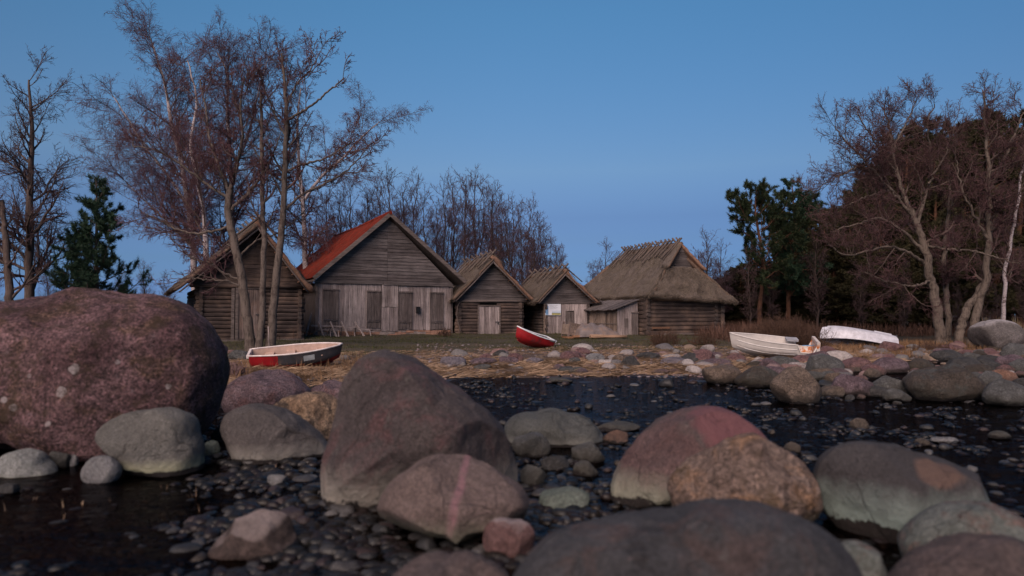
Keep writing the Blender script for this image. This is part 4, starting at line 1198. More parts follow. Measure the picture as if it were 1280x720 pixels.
# ------------------------------------------------ hipped hut at the right
def hut_hip():
    psi = R(23)
    fr = Frame(808, 35.0, .42, psi)
    root = empty('hut', fr.o, psi, 'large hipped thatched log hut with crossed poles along its ridge', 'hut')
    W = fr.u(905) - fr.u(808); LL = 8.6
    wt = fr.w(808, 372)
    # eaves on the overhang plane
    ov = .55
    uel, wel = fr.uw(813, 367.5, -ov); uer, wer = fr.uw(924, 376.5, -ov)
    we = (wel + wer) / 2
    us = fr.local(at(845, 303, 38.4)); ua, va, wa = us.x, us.y, us.z
    ua = (uel + uer) / 2 - .1
    va = 1.7
    # recompute apex on the plane v = va at its pixel height
    ua = fr.u(846, va); wa = fr.w(846, 304, va)
    vr = va + 5.2
    lf, rf_ = (uel, -ov, wel), (uer, -ov, wer)
    lb, rb = (uel, LL + .5, we), (uer, LL + .5, we)
    A1, A2 = (ua, va, wa), (ua, vr, wa)
    mats = [M_th, M_thedge, M_thstraw]
    th = .26
    # gablet: the hip starts below the apex
    g = .45
    gl = Vector(A1).lerp(Vector(lf), g); gr_ = Vector(A1).lerp(Vector(rf_), g)
    vo = Vector((0, -.42, 0))   # main slopes run on past the gablet
    patch('thatch', [lf, lb, A2, tuple(Vector(A1))], th, mats, root, 44, 22, .11, 31, 11000, .10)
    patch('thatch', [rf_, rb, A2, tuple(Vector(A1))], th, mats, root, 30, 12, .05, 33, 900, .10)
    patch('thatch', [tuple(lf), tuple(rf_), tuple(gr_ + Vector((-.05, .12, 0))), tuple(gl + Vector((.05, .12, 0)))], th, mats, root, 38, 18, .11, 35, 9000, .06)
    patch('thatch', [lb, rb, tuple(Vector(A2) + Vector((.05, 0, -.02))), tuple(Vector(A2) - Vector((.05, 0, .02)))], th, mats, root, 20, 10, .05, 37, 200, .06)
    # overhanging gablet wings of thatch: thick strips in front of the small gable
    a1 = Vector(A1)
    for sd, e in ((-1, gl), (1, gr_)):
        q = [tuple(e + Vector((sd * .06, -.30, -.10))), tuple(e + Vector((sd * .06, .3, -.05))), tuple(a1 + Vector((0, .5, .03))), tuple(a1 + Vector((0, -.50, .04)))]
        patch('thatch_verge', q, .17, [M_th, M_under_lit if sd == 1 else M_thedge, M_thstraw], root, 6, 12, .03, 40 + sd, 260, 0)
        d = (e - a1).normalized(); d.y = 0; d.normalize()
        inw = Vector((-d.z, 0, d.x)) * (1 if sd < 0 else -1)
        if inw.z > 0: inw = -inw
        sl = (Vector((e.x, 0, e.z)) - Vector((a1.x, 0, a1.z))).length
        if sd == 1:
            for i in range(4):
                p = Vector((a1.x, 0, a1.z)) + d * (sl * (i + 1.2) / 5) + inw * .22
                mb = MB(); mb.bar((p.x, va - .35, p.z), (p.x, va + .25, p.z), .07, .04); mb.build('batten', W_batt, root)
        mb = MB(); b0 = Vector((a1.x, va - .40, a1.z - .2)); b1 = b0 + d * (sl * .95); lean_bar(mb, b0, b1, .04); mb.build('barge_pole', W_batt if sd == 1 else W_pole, root)
    # little gable wall
    mb = MB(); gable(mb, gl.x + .12, gr_.x - .12, ua, (va * (1 - g) - ov * g) + .55, gl.z - .25, wa - .25, .14, .03); mb.build('gablet', W_gab, root)
    # walls
    mb = MB(); mb.box(.12, W - .12, .12, LL, -.2, wt); mb.build('wall_core', M_dark, root)
    mb = MB(); logs(mb, .12, W - .12, .1, .12, wt, .2); logs(mb, .1, LL, .1, .05, wt, .2, 'y'); logs(mb, .1, LL, W - .1, .05, wt, .2, 'y'); mb.build('log_wall', W_log, root)
    corner_ends(root, (.1, W - .55, W - .1), .1, .05, wt, .2)
    mb = MB(); mb.box(.35, W - .7, -.08, .0, wt - .16, wt - .02); mb.box(.35, 1.4, -.065, .0, .42, .52); mb.build('wall_plate', wood('plate_warm', (0.24, .13, .08), 'x', .5), root)
    mb = MB(); stones_fn(.05, 1.2, .02, -.35, .11, mb); stones_fn(W - 1.0, W, .02, -.35, .11, mb); stones_fn(1.9, 2.4, .1, -.35, .11, mb); mb.build('plinth', [M_stone, M_brick], root)
    mb = MB(); mb.box(.1, W, -.03, .05, .10, .2); mb.build('sill_beam', W_trim, root)
    d = Vector((uel - ua, 0, we - wa)).normalized(); d2 = Vector((uer - ua, 0, we - wa)).normalized()
    ridge_poles(root, ua, wa + .02, va - .3, vr + .2, 16, (d.x, d.z), (d2.x, d2.z), r=.045, ll=1.45)
    # lean-to shed against its left wall
    sh = empty('shed', fr.o, psi, 'low lean-to shed of pale upright boards built against the hipped hut', 'shed')
    v0 = .55
    a, b = fr.u(771, v0), fr.u(806, v0)
    b = min(b, -.18)
    wtop_b = fr.w(804, 376, v0); wtop_a = fr.w(772, 386, v0)
    topf = lambda u: wtop_a + (wtop_b - wtop_a) * (u - a) / (b - a)
    D = 3.6
    mb = MB(); mb.box(a + .05, b - .02, v0 + .05, v0 + D, -.2, wtop_a - .05); mb.build('wall_core', M_dark, sh)
    mb = MB(); uboards(mb, a, b, v0, -.1, 0, .17, .03, top=topf); mb.build('plank_front', W_ver, sh)
    mb = MB(); uboards(mb, v0 + .02, v0 + D, a, .0, wtop_a - .02, .15, .03, axis='y'); mb.build('plank_side', W_warm, sh)
    mb = MB(); mb.box(a - .06, a - .035, v0, v0 + D, wtop_a * .45, wtop_a * .45 + .05); mb.build('rail', W_trim, sh)
    d0, d1 = fr.u(789, v0), fr.u(797, v0)
    mb = MB(); uboards(mb, d0, d1, v0 - .035, .02, fr.w(793, 392, v0), .2, .02); dd = mb.build('door', W_ver2, sh)
    mb = MB(); mb.box(d0 - .03, d1 + .03, v0 - .085, v0 - .045, fr.w(793, 391.5, v0), fr.w(793, 390, v0)); mb.build('door_frame', W_trim, dd)
    mb = MB(); h0 = fr.u(780, v0); mb.box(h0, h0 + .22, v0 - .052, v0 - .035, fr.w(781, 409, v0), fr.w(781, 398, v0)); mb.build('hatch', W_ver2, sh)
    mb = MB()
    sl_ = (wtop_b - wtop_a) / (b - a)
    k = v0 - .25
    while k < v0 + D + .2:
        w_ = random.uniform(.14, .2)
        x0, x1 = a - .35 + random.uniform(-.06, .04), b - .02
        z0 = topf(x0) + .03; z1 = topf(x1) + .03; j = random.uniform(0, .03)
        mb.add([(x0, k, z0 + j), (x1, k, z1 + j), (x1, k + w_, z1 + j), (x0, k + w_, z0 + j), (x0, k, z0 + .04 + j), (x1, k, z1 + .04 + j), (x1, k + w_, z1 + .04 + j), (x0, k + w_, z0 + .04 + j)],
               [(0, 3, 2, 1), (4, 5, 6, 7), (0, 1, 5, 4), (1, 2, 6, 5), (2, 3, 7, 6), (3, 0, 4, 7)])
        k += w_ + .005
    mb.build('roof', W_gab, sh)
    # poles leaning on the shed's side
    for i, (pv, lean, lab) in enumerate(((.9, .45, 'thin pale pole leaning on the shed side, nearer the plank front'), (1.9, .6, 'thin pale pole leaning on the shed side, farther from the plank front'))):
        mb = MB(); lean_bar(mb, (a - lean, v0 + pv - .2, 0), (a - .06, v0 + pv, wtop_a * .85), .022); o = mb.build('pole', W_pole, None, fr.o, psi); tag(o, lab, 'pole')
    return fr
FH = hut_hip()

# ------------------------------------------------ rack of poles / ladder frames before the barn
W_rack = wood('rack_pole', (.42, .35, .33), 'x', .6)
def rack():
    fr = Frame(430, 33.0, H(at(430, 390, 33).x, 33) , R(24))
    root = empty('ladder_rack', fr.o, fr.psi, 'weathered trestle of poles and ladders lying in front of the barn', 'trestle')
    u = lambda px: fr.u(px); w = lambda px, py: fr.w(px, py)
    mb = MB(); mb.bar((u(389), 0, w(389, 407)), (u(458), 0, w(458, 409)), .07, .07); mb.bar((u(447), -.1, w(440, 412)), (u(461), -.1, w(461, 412)), .10, .10); mb.build('top_rail', W_rack, root)
    for a, b, c in ((398, 405, 392), (413, 421, 410), (444, 457, 446), (427, 436, 428)):
        mb = MB(); mb.bar((u(a), .02, w(a, 402)), (u(b), -.55, w(b, 425) - .05), .05, .06); mb.bar((u(a + 1), .02, w(a, 408)), (u(c), .6, -.05), .05, .05); mb.build('leg', W_rack, root)
    mb = MB(); mb.bar((u(396), -.4, w(396, 422)), (u(478), -.5, w(478, 425)), .05, .06); mb.bar((u(396), .3, w(396, 412)), (u(470), .3, w(470, 415)), .05, .05)
    for k in range(7):
        p = 402 + k * 10; mb.bar((u(p), -.4, w(p, 422)), (u(p + 2), .3, w(p, 413)), .04, .04)
    mb.build('ladder', W_rack, root)
    mb = MB(); f2 = fr; mb.bar((u(383), .1, 0), (u(391), .45, w(391, 391)), .05, .05); o = mb.build('post', W_ver, None, fr.o, fr.psi); tag(o, 'short pale post leaning at the left corner of the barn', 'post')
rack()

# ------------------------------------------------ heap beside the smallest hut: plank crate and tarpaulin
def heap():
    Y = 32.8
    g0 = at(735, 425, Y); zg = H(g0.x, Y)
    root = empty('crate', (g0.x - .75, Y, zg), R(22), 'broken pale wooden crate tilted beside the smallest hut', 'crate')
    mb = MB(); M = Matrix.Rotation(R(10), 4, 'Y')
    for i in range(4): mb.box(-.42, .42, -.36, -.34, .10 + i * .15, .23 + i * .15, 0, M, .008)
    for i in range(4): mb.box(.42, .45, -.36, .36, .10 + i * .15, .23 + i * .15, 0, M, .008)
    mb.box(-.42, .42, .34, .36, .1, .6, 0, M); mb.box(-.45, -.42, -.36, .36, .1, .6, 0, M)
    mb.build('slats', W_warm, root)
    mb = MB()
    for x, y in ((-.40, -.33), (.40, -.33), (-.4, .33), (.4, .33)): mb.box(x - .04, x + .04, y - .04, y + .04, 0, .72, 0, M)
    mb.build('corner_post', W_door, root)
    mb = MB(); mb.box(-.5, .45, -.6, .3, .0, .08, 0, None, .02); mb.box(-.3, .75, -.7, -.5, .06, .14, 0, None, .02)
    o = mb.build('planks', wood('plank_orange', (.38, .2, .11), 'x', .5), None, (g0.x - .7, Y - .25, zg), R(18)); o.name = 'plank_pile'; tag(o, 'low pile of orange planks under the broken crate', 'planks')
    # tarpaulin thrown over a log heap
    nx, ny = 40, 24; vs = []
    for j in range(ny + 1):
        for i in range(nx + 1):
            x = (i / nx - .5) * 2; y = (j / ny - .5) * 2
            e = max(0, 1 - abs(x) ** 3) * max(0, 1 - abs(y) ** 2.6)
            h = .56 * e ** .55 * (1 - .32 * x) * (1 + .22 * mnoise.fractal(Vector((x * 1.4, y * 1.4, 3)), .8, 2, 3))
            h += .07 * mnoise.fractal(Vector((x * 4, y * 4, 9)), .7, 2, 5) * (e ** .3)
            vs.append((x * 1.05 + .05 * mnoise.noise(Vector((y * 3, x, 1))), y * .7, max(0.0, h) + .02))
    n = nx + 1; fs = [(j * n + i, j * n + i + 1, (j + 1) * n + i + 1, (j + 1) * n + i) for j in range(ny) for i in range(nx)]
    mb = MB(); mb.add(vs, fs, 0, True)
    o = mb.build('tarpaulin', plain('tarpaulin', (.15, .125, .12), .7, .3, .3, 5, dirt=((.2, .14, .11), .5)), None, (g0.x + .35, Y - .05, zg + .05), R(14)); tag(o, 'crumpled grey tarpaulin thrown over a low heap before the lean-to shed', 'tarpaulin')
    mb = MB()
    for k in range(3): lean_bar(mb, (-.6, -.62 - .1 * k, .08 + .03 * (k % 2)), (1.15, -.60 - .12 * k, .09), .07)
    o = mb.build('log_pile', wood('log_tan', (.40, .26, .17), 'x', .5), None, (g0.x + .45, Y - .15, zg), R(10)); tag(o, 'few tan logs lying along the foot of the grey tarpaulin', 'logs')
heap()
# ---------------------------------------------------------------- boats
def hull_pts(L, B, D, round_bow=0.35, trans=0.75, rock=0.12, sheer=0.12, ns=26, nt=10, inset=0.0, notch=None, flat=.6):
    """rows of points keel -> sheer for each station, half side (y > 0)"""
    rows = []
    for i in range(ns + 1):
        s = i / ns                                   # 0 bow .. 1 stern
        b = B / 2 * (min(1, (s / 0.5)) ** round_bow if s < .5 else 1 - (1 - trans) * ((s - .5) / .5) ** 2)
        b = B / 2 * (math.sin(min(1, s / .55) * math.pi / 2) ** (round_bow * 2) if s < .55 else 1 - (1 - trans) * ((s - .55) / .45) ** 1.8)
        b = max(b - inset, .004)
        k = rock * (1 - min(1, s / .45)) ** 2 + rock * .25 * max(0, (s - .6) / .4) ** 2 + inset * .9
        top = D + sheer * (1 - min(1, s / .8)) ** 1.6 - (0.0 if not inset else 0.0)
        if notch and notch[0] < s < notch[1]: top -= notch[2]
        row = []
        for j in range(nt + 1):
            t = j / nt
            y = b * (min(1, t / flat) ** .75 * .82 + .18 * max(0, (t - .12) / .88)) if t > 0 else 0
            z = k + (top - k) * (t ** 1.55)
            x = L / 2 - L * s + (0.10 * L * round_bow * 0)
            # raked stem and stern
            x += (0.05 * (t - 1) * L * (1 - min(1, s / .2))) - 0.02 * L * (1 - t) * max(0, (s - .9) / .1) * -1
            row.append((x, y, z))
        rows.append(row)
    return rows

def skin(rows, close_stern=True, mi=0, mb=None, flip=False, band=None):
    mb = mb or MB(); ns = len(rows) - 1; nt = len(rows[0]) - 1
    for sd in (1, -1):
        vs = [(x, y * sd, z) for r in rows for x, y, z in r]; n = nt + 1
        for i in range(ns):
            pass
        fs = [(i * n + j, i * n + j + 1, (i + 1) * n + j + 1, (i + 1) * n + j) for i in range(ns) for j in range(nt)]
        b = len(mb.v); mb.v += vs
        for i in range(ns):
            for j in range(nt):
                mb.f.append(tuple(b + q for q in fs[i * nt + j])); mb.m.append(mi if band is None else band(i / ns, j / nt, sd)); mb.sm.append(True)
    if close_stern:
        r = rows[-1]; pts = [(x, y, z) for x, y, z in r] + [(x, -y, z) for x, y, z in reversed(r[1:])]
        mb.add(pts, [tuple(range(len(pts)))], mi)
    return mb

def make_boat(root, L, B, D, mo, mi_, mrim, band=None, thwarts=(.35, .62, .86), mt=None, notch=None, **kw):
    ro = hull_pts(L, B, D, notch=notch, **kw); ri = hull_pts(L, B, D, inset=.03, notch=notch, **kw)
    mb = skin(ro, True, 0, None, band=band); mb.build('hull', mo, root)
    mb = skin(ri, True, 0); mb.build('lining', mi_, root)
    for sd in (1, -1):
        mb = MB(); mb.tube([(r[-1][0], sd * (r[-1][1] - .012), r[-1][2] + .01) for r in ro], .024, 7)
        mb.build('gunwale', mrim, root)
    r = ro[-1][-1]
    mb = MB(); mb.box(r[0] - .05, r[0] + .01, -r[1], r[1], r[2] - .05, r[2] + .025); mb.build('transom_cap', mrim, root)
    mb = MB(); mb.tube([(r[0][0], 0, r[0][2] - .012) for r in ro[2:]], .022, 6); mb.build('keel', mo[0] if isinstance(mo, list) else mo, root)
    for s in thwarts:
        i = int(s * (len(ri) - 1)); rr = ri[i]; y = rr[-3][1]; x = rr[-3][0]; z = rr[-3][2]
        mb = MB(); mb.box(x - .11, x + .11, -y, y, z - .015, z + .015); mb.build('thwart', mt or mi_, root)
    return ro

def hullpaint(name, c, dirt, th=.56, rough=.45):
    return plain(name, c, rough, .45, .25, 5, dirt=(dirt, th - .08))
red = hullpaint('red_paint', (.27, .009, .013), (.08, .02, .02), .6)
darkp = hullpaint('dark_paint', (.045, .045, .05), (.09, .07, .065), .6)
cream = hullpaint('cream_lining', (.44, .31, .25), (.30, .18, .13), .62)
white = hullpaint('white_hull', (.74, .72, .69), (.40, .33, .27), .64)
white2 = hullpaint('white_gel', (.47, .47, .51), (.33, .32, .33), .66)

def boat_root(label, px, py, Y, rz, pitch, roll, dz=0.0, flip=False):
    g = at(px, py, Y); z = H(g.x, Y) + dz
    o = empty('boat', (g.x, Y, z), 0, label, 'boat')
    o.rotation_euler = (R(roll), R(pitch), R(rz)); o.rotation_mode = 'XYZ'
    return o
# striped dinghy: blunt bow to the left
bt = boat_root('red dinghy with a dark grey band and cream inside, below the leftmost hut', 373, 445, 18.2, 14, -3.4, 11, -.03)
def band1(s, t, sd): return 1 if (t > .42 + .20 * s and s < .66 and sd < 0) else 0
ro = make_boat(bt, 2.34, 1.08, .50, [red, darkp], cream, hullpaint('rim_white', (.62, .55, .52), (.3, .22, .2), .62), band1, (.3, .6, .84), cream, round_bow=.36, trans=.72, rock=.20, sheer=.07)
mb = MB()
for (i, t0, t1) in ((8, 6, 9),):
    a = ro[i]; b = ro[i + 3]
    q = [a[7], b[7], b[10], a[10]]
    vs = [(x, -y - .012, z) for x, y, z in (a[7], b[7], (b[9]), (a[9]))]
    mb.add(vs, [(0, 1, 2, 3)]); mb.add([(x, y + .008, z) for x, y, z in vs], [(3, 2, 1, 0)])
mb.build('patch', plain('patch_grey', (.34, .36, .36), .6), bt)
# the two ends of a thin mast standing behind it
g0 = at(335, 436, 20.2); mb = MB(); lean_bar(mb, (g0.x + .05, 20.2, H(g0.x, 20.2)), (g0.x - .03, 20.3, H(g0.x, 20.2) + .95), .018)
o = mb.build('pole', W_ver); tag(o, 'thin whitish pole propped against the bare trunks behind the striped dinghy', 'pole')
# small red boat, bow up toward the shore
bt = boat_root('small red boat with white inside, bow raised, before the latched door hut', 663, 426, 25.6, 212, -12, -14, .13)
make_boat(bt, 1.62, .80, .42, [red, darkp], hullpaint('pale_lining', (.60, .64, .68), (.4, .4, .4), .66), hullpaint('pale_rim', (.62, .64, .66), (.4, .3, .3), .66), None, (.5,), None, round_bow=.32, trans=.8, rock=.18, sheer=.16)
mb = MB(); mb.box(-.74, -.05, -.36, .36, .37, .42); mb.build('dark_sheet', plain('dull_sheet', (.10, .10, .09), .8), bt)  # dark sheet standing in for the dark inside toward the stern
mb = MB(); mb.box(-.52, -.46, .10, .14, -.2, .06); mb.build('prop', M_iron, bt)
# long white boat with rusty engine well
def rust_mat():
    m, nt, b = newmat('white_hull_rust'); g = N(nt); tc = g.tc()
    n = g.noise(tc, 5, 5, .7); x = g.xyz(tc)[0]
    col = g.ramp(g.noise(tc, 4, 5, .7), [(.3, (.44, .41, .38)), (.7, (.58, .54, .50))])
    lo = g.math('MULTIPLY', g.maprange(g.xyz(tc)[2], .05, .35, 1, 0), g.ramp(g.noise(g.mapping(tc, (.6, 1, 3)), 3, 5, .7), [(.5, 0), (.62, .7)]))
    col = g.mix(lo, col, (.55, .33, .17))
    f = g.math('ADD', g.maprange(x, -.55, -1.05, 0, 1), g.math('MULTIPLY', g.math('SUBTRACT', n, .5), 4.5))
    f = g.math('MULTIPLY', g.maprange(f, .95, 1.25, 0, 1), g.maprange(g.xyz(tc)[2], .50, .56, 1, .25))
    col = g.mix(f, col, (.42, .13, .03))
    g.l(col, b.inputs['Base Color']); b.inputs['Roughness'].default_value = .5
    return m
rusty = rust_mat()
bt = boat_root('long white boat with orange rust round its cut open stern', 963, 440, 21.6, 168, -3.2, -12, .13)
ro = make_boat(bt, 2.55, .95, .50, rusty, rusty, rusty, None, (.45,), None, notch=(.80, .985, .24), round_bow=.42, trans=.84, rock=.20, sheer=.16)
mb = MB(); mb.tube([(-.85, .30, .47), (-1.22, .20, .47)], .012, 6); mb.build('rail', plain('blue_rail', (.15, .3, .5), .5), bt)
mb = MB(); mb.box(-.80, -.45, -.38, -.04, .50, .56); mb.box(-.78, -.74, -.36, -.32, .25, .5); mb.build('seat_frame', plain('grey_seat', (.3, .3, .32), .6), bt)
mb = MB(); mb.box(-1.34, -1.25, -.42, .42, .12, .62); 
mb.build('transom', rusty, bt)
mb = MB(); mb.tube([(r[5][0], r[5][1] + .004, r[5][2]) for r in ro[2:21]], .010, 6); mb.tube([(r[8][0], r[8][1] + .004, r[8][2]) for r in ro[2:21]], .010, 6); mb.build('rub_strake', white, bt)
# overturned boat
bt = boat_root('white boat lying overturned on the bank before the dark wood', 1071, 415, 29.4, 172, 178.5 + 6, 12, .78)
bt.rotation_euler = (R(180 + 20), R(-10), R(170))
make_boat(bt, 3.05, 1.25, .66, [white2, darkp], white2, white2, None, (.4,), None, round_bow=.40, trans=.80, rock=.16, sheer=.05)
mb = MB(); mb.box(-1.545, -1.5, -.2, .2, .05, .42); mb.build('stern_plate', plain('stern_dark', (.03, .035, .05), .5), bt)
mb = MB()
mb.bar((-1.40, 0, .0), (-.7, 0, -.03), .03, .07); mb.build('skeg', white2, bt)
# ---------------------------------------------------------------- trees
def barkmat(name, c, pale=None, amount=.5, scale=(6, 6, 1.5)):
    m, nt, b = newmat(name); g = N(nt); tc = g.tc()
    n1 = g.noise(g.mapping(tc, scale), 2.4, 5, .7)
    col = g.ramp(n1, [(.3, sc(c, .5)), (.55, c), (.75, sc(c, 1.5))])
    if pale:
        col = g.mix(g.ramp(g.noise(g.mapping(tc, (1.5, 1.5, 2.5)), 1.3, 6, .75), [(.5 - amount * .3, 0), (.62 - amount * .3, 1)]), col, g.mix(1.0, pale, g.ramp(n1, [(.35, .35), (.5, 1)]), 'MULTIPLY'))
    g.l(col, b.inputs['Base Color']); b.inputs['Roughness'].default_value = .92; b.inputs['Specular IOR Level'].default_value = .15
    g.l(g.bump(n1, .9, .03), b.inputs['Normal'])
    return m
def twigmat(name, a, c):
    m, nt, b = newmat(name); g = N(nt)
    g.l(g.ramp(g.island(), [(0, a), (1, c)]), b.inputs['Base Color']); b.inputs['Roughness'].default_value = .8; b.inputs['Specular IOR Level'].default_value = .15
    return m
B_alder = barkmat('bark_alder', (.10, .075, .065)); B_grey = barkmat('bark_greybrown', (.072, .056, .048), (.12, .097, .083), .4)
B_birch = barkmat('bark_birch', (.09, .065, .06), (.38, .33, .33), .55, (4, 4, 8)); B_old = barkmat('bark_old', (.055, .042, .035), (.125, .10, .083), .45)
B_pine = barkmat('bark_pine', (.055, .03, .022), (.10, .05, .032), .4); B_bg = barkmat('bark_background', (.05, .036, .033))
T_red = twigmat('twig_red', (.065, .034, .038), (.115, .06, .065)); T_dark = twigmat('twig_dark', (.045, .03, .032), (.08, .05, .05))
T_birch = twigmat('twig_birch', (.065, .036, .045), (.12, .068, .078)); T_old = twigmat('twig_old', (.055, .030, .032), (.11, .062, .062)); T_bg = twigmat('twig_background', (.055, .036, .045), (.095, .06, .07))

def unit(v): return v / (np.linalg.norm(v, axis=-1, keepdims=True) + 1e-9)

def grow(r, st, di, ln, n, wander, trop, curl=0.0):
    """(N,n,3) polylines: trop pulls z up (+) or down (-) more and more along the way"""
    Np = len(st); P = np.zeros((Np, n, 3)); P[:, 0] = st; d = unit(di)
    cu = r.normal(size=(Np, 3)) * curl
    for i in range(1, n):
        d = unit(d + r.normal(size=(Np, 3)) * wander + cu + np.array([0, 0, 1.0]) * (trop * (0.5 + i / n)))
        P[:, i] = P[:, i - 1] + d * (ln / (n - 1))[:, None]
    return P

def spawn(r, P, Rad, per, t0, t1, ang, spread, ratio, rr, minlen=0.0, up=0.0, taper=.55, lenref=None):
    """children of polylines P (N,n,3) with radii Rad (N,n)"""
    Np, n, _ = P.shape
    idx = np.repeat(np.arange(Np), per); m = len(idx)
    t = t0 + (t1 - t0) * ((np.tile(np.arange(per), Np) + r.uniform(0, 1, m)) / per)
    f = t * (n - 1); i = np.clip(f.astype(int), 0, n - 2); a = (f - i)[:, None]
    p = P[idx, i] * (1 - a) + P[idx, i + 1] * a
    tan = unit(P[idx, i + 1] - P[idx, i])
    rad = Rad[idx, i] * (1 - a[:, 0]) + Rad[idx, i + 1] * a[:, 0]
    rv = unit(np.cross(tan, r.normal(size=(m, 3))))
    an = np.radians(r.normal(ang, spread, m))
    d = tan * np.cos(an)[:, None] + rv * np.sin(an)[:, None]
    d[:, 2] += up
    Lp = np.linalg.norm(np.diff(P, axis=1), axis=2).sum(1)[idx] if lenref is None else np.full(m, lenref)
    ln = Lp * ratio * (1 - taper * (t - t0) / max(1e-6, (1 - t0))) * r.uniform(.6, 1.25, m)
    rc = np.minimum(rad * rr * r.uniform(.7, 1.1, m), rad * .95)
    pl = np.linalg.norm(np.diff(P, axis=1), axis=2).sum(1)
    keep = ln > minlen
    if lenref is None: keep &= r.uniform(0, 1, m) < (pl[idx] / (np.percentile(pl, 90) + 1e-9)) ** .9 + .08
    return p[keep], d[keep], ln[keep], rc[keep]

def radii(rc, n, end=.35, floor=.004):
    return np.maximum(rc[:, None] * np.linspace(1, end, n)[None], floor)

def tubes_np(Ps, Rs, k):
    """list of (N,n,3) with radii -> verts, quads"""
    Vs, Fs = [], []; b = 0
    for P, Rd in zip(Ps, Rs):
        Np, n, _ = P.shape
        if Np == 0: continue
        ax = unit(P[:, -1] - P[:, 0])
        ref = np.where(np.abs(ax[:, 2:3]) > .8, np.array([[1.0, 0.1, 0]]), np.array([[0, 0.1, 1.0]]))[:, None, :]
        T = np.zeros_like(P); T[:, 1:-1] = P[:, 2:] - P[:, :-2]; T[:, 0] = P[:, 1] - P[:, 0]; T[:, -1] = P[:, -1] - P[:, -2]
        T = unit(T); s = unit(np.cross(T, np.broadcast_to(ref, T.shape))); q = np.cross(s, T)
        ang = np.arange(k) * 2 * np.pi / k
        V = P[:, :, None, :] + Rd[:, :, None, None] * (np.cos(ang)[None, None, :, None] * s[:, :, None, :] + np.sin(ang)[None, None, :, None] * q[:, :, None, :])
        Vs.append(V.reshape(-1, 3))
        base = np.arange(Np)[:, None, None] * (n * k) + np.arange(n - 1)[None, :, None] * k
        j = np.arange(k)[None, None, :]; j2 = (j + 1) % k
        F4 = np.stack([base + j, base + j2, base + j2 + k, base + j + k], -1).reshape(-1, 4)
        Fs.append(F4 + b); b += Np * n * k
    return np.concatenate(Vs), np.concatenate(Fs)

def resample(pts, n, r, wob=0.0):
    pts = np.array(pts, float); d = np.concatenate([[0], np.cumsum(np.linalg.norm(np.diff(pts, axis=0), axis=1))])
    # catmull-rom through the points
    t = np.linspace(0, d[-1], n); out = np.zeros((n, 3))
    for i, tt in enumerate(t):
        k = min(len(pts) - 2, max(0, int(np.searchsorted(d, tt, 'right') - 1))); u = (tt - d[k]) / (d[k + 1] - d[k] + 1e-9)
        p0 = pts[max(k - 1, 0)]; p1 = pts[k]; p2 = pts[k + 1]; p3 = pts[min(k + 2, len(pts) - 1)]
        out[i] = .5 * ((2 * p1) + (-p0 + p2) * u + (2 * p0 - 5 * p1 + 4 * p2 - p3) * u * u + (-p0 + 3 * p1 - 3 * p2 + p3) * u ** 3)
    if wob: out[1:-1] += r.normal(size=(n - 2, 3)) * wob
    return out

def bare_tree(name, label, trunks, seed, spec, bark, twig, group=None, parent_loc=None, cat='tree'):
    """trunks: list of (points world, r0, r1, (t0 of the lowest limb), n limbs). spec: dict of the growth"""
    r = np.random.default_rng(seed)
    base = np.array(trunks[0][0][0], float)
    root = empty(name, tuple(base), 0, label, cat, group)
    tP, tR, lP, lR = [], [], [], []
    for (pts, r0, r1, t0, nl) in trunks:
        n = 30; P = resample(np.array(pts, float) - base, n, r, spec.get('wob', .015))[None]
        tt = np.linspace(0, 1, n); rd = r1 + (r0 - r1) * (1 - tt) ** .8
        if np.linalg.norm(P[0, 0]) < .6: rd = rd * (1 + .45 * np.exp(-tt * 22))
        tP.append(P); tR.append(rd[None])
        if nl:
            ref = spec['limb_len']
            p, d, ln, rc = spawn(r, P, rd[None], nl, t0, 1.0, spec.get('a1', 55), 14, 1.0, spec.get('r1', .5), 0.2, spec.get('up1', .25), spec.get('taper1', .6), ref)
            if 'flat' in spec: pass
            L = grow(r, p, d, ln, 12, spec.get('w1', .13), spec.get('t1', .05), spec.get('c1', .02)); lP.append(L); lR.append(radii(rc, 12, .22, .012))
    v, f = tubes_np(tP, tR, 12)
    o = link_mesh('trunk', np_mesh('trunk', v, f), bark, root)
    A = np.concatenate(lP); AR = np.concatenate(lR)
    for a_, b_ in zip(lP, lR):
        v, f = tubes_np([a_], [b_], 6); link_mesh('limbs', np_mesh('limbs', v, f), spec.get('limbmat', bark), root)
    p, d, ln, rc = spawn(r, A, AR, spec['n2'], .15, 1, spec.get('a2', 45), 14, spec.get('l2', .45), spec.get('rc2', .66), .1, spec.get('up2', .1), .5)
    Bp = grow(r, p, d, ln, 8, spec.get('w2', .18), spec.get('t2', .04), .04); BR = radii(rc, 8, .35, spec.get('floor', .008))
    p, d, ln, rc = spawn(r, Bp, BR, spec['n3'], .12, 1, 42, 14, spec.get('l3', .5), .7, .05, spec.get('up3', .05), .4)
    Cp = grow(r, p, d, ln, 5, spec.get('w3', .2), spec.get('t3', .02), .05); CR_ = radii(rc, 5, .5, spec.get('floor', .008) * .85)
    Ps, Rs = [Cp], [CR_]
    if spec.get('n4'):
        src, sr = Cp, CR_
        p, d, ln, rc = spawn(r, src, sr, spec['n4'], .1, 1, 40, 15, spec.get('l4', .6), .8, .04, 0, .3)
        Dp = grow(r, p, d, ln, 4, .16, spec.get('t4', 0), .05); Ps.append(Dp); Rs.append(radii(rc, 4, .6, spec.get('floor', .008) * .75))
    v1, f1 = tubes_np([Bp], [BR], 4); v2, f2 = tubes_np(Ps, Rs, 3)
    link_mesh('crown', np_mesh('crown', np.concatenate([v1, v2]), np.concatenate([f1, f2 + len(v1)])), twig, root)
    print('TREE', name, len(A), len(Bp), len(Cp), len(Ps[-1]))
    return root

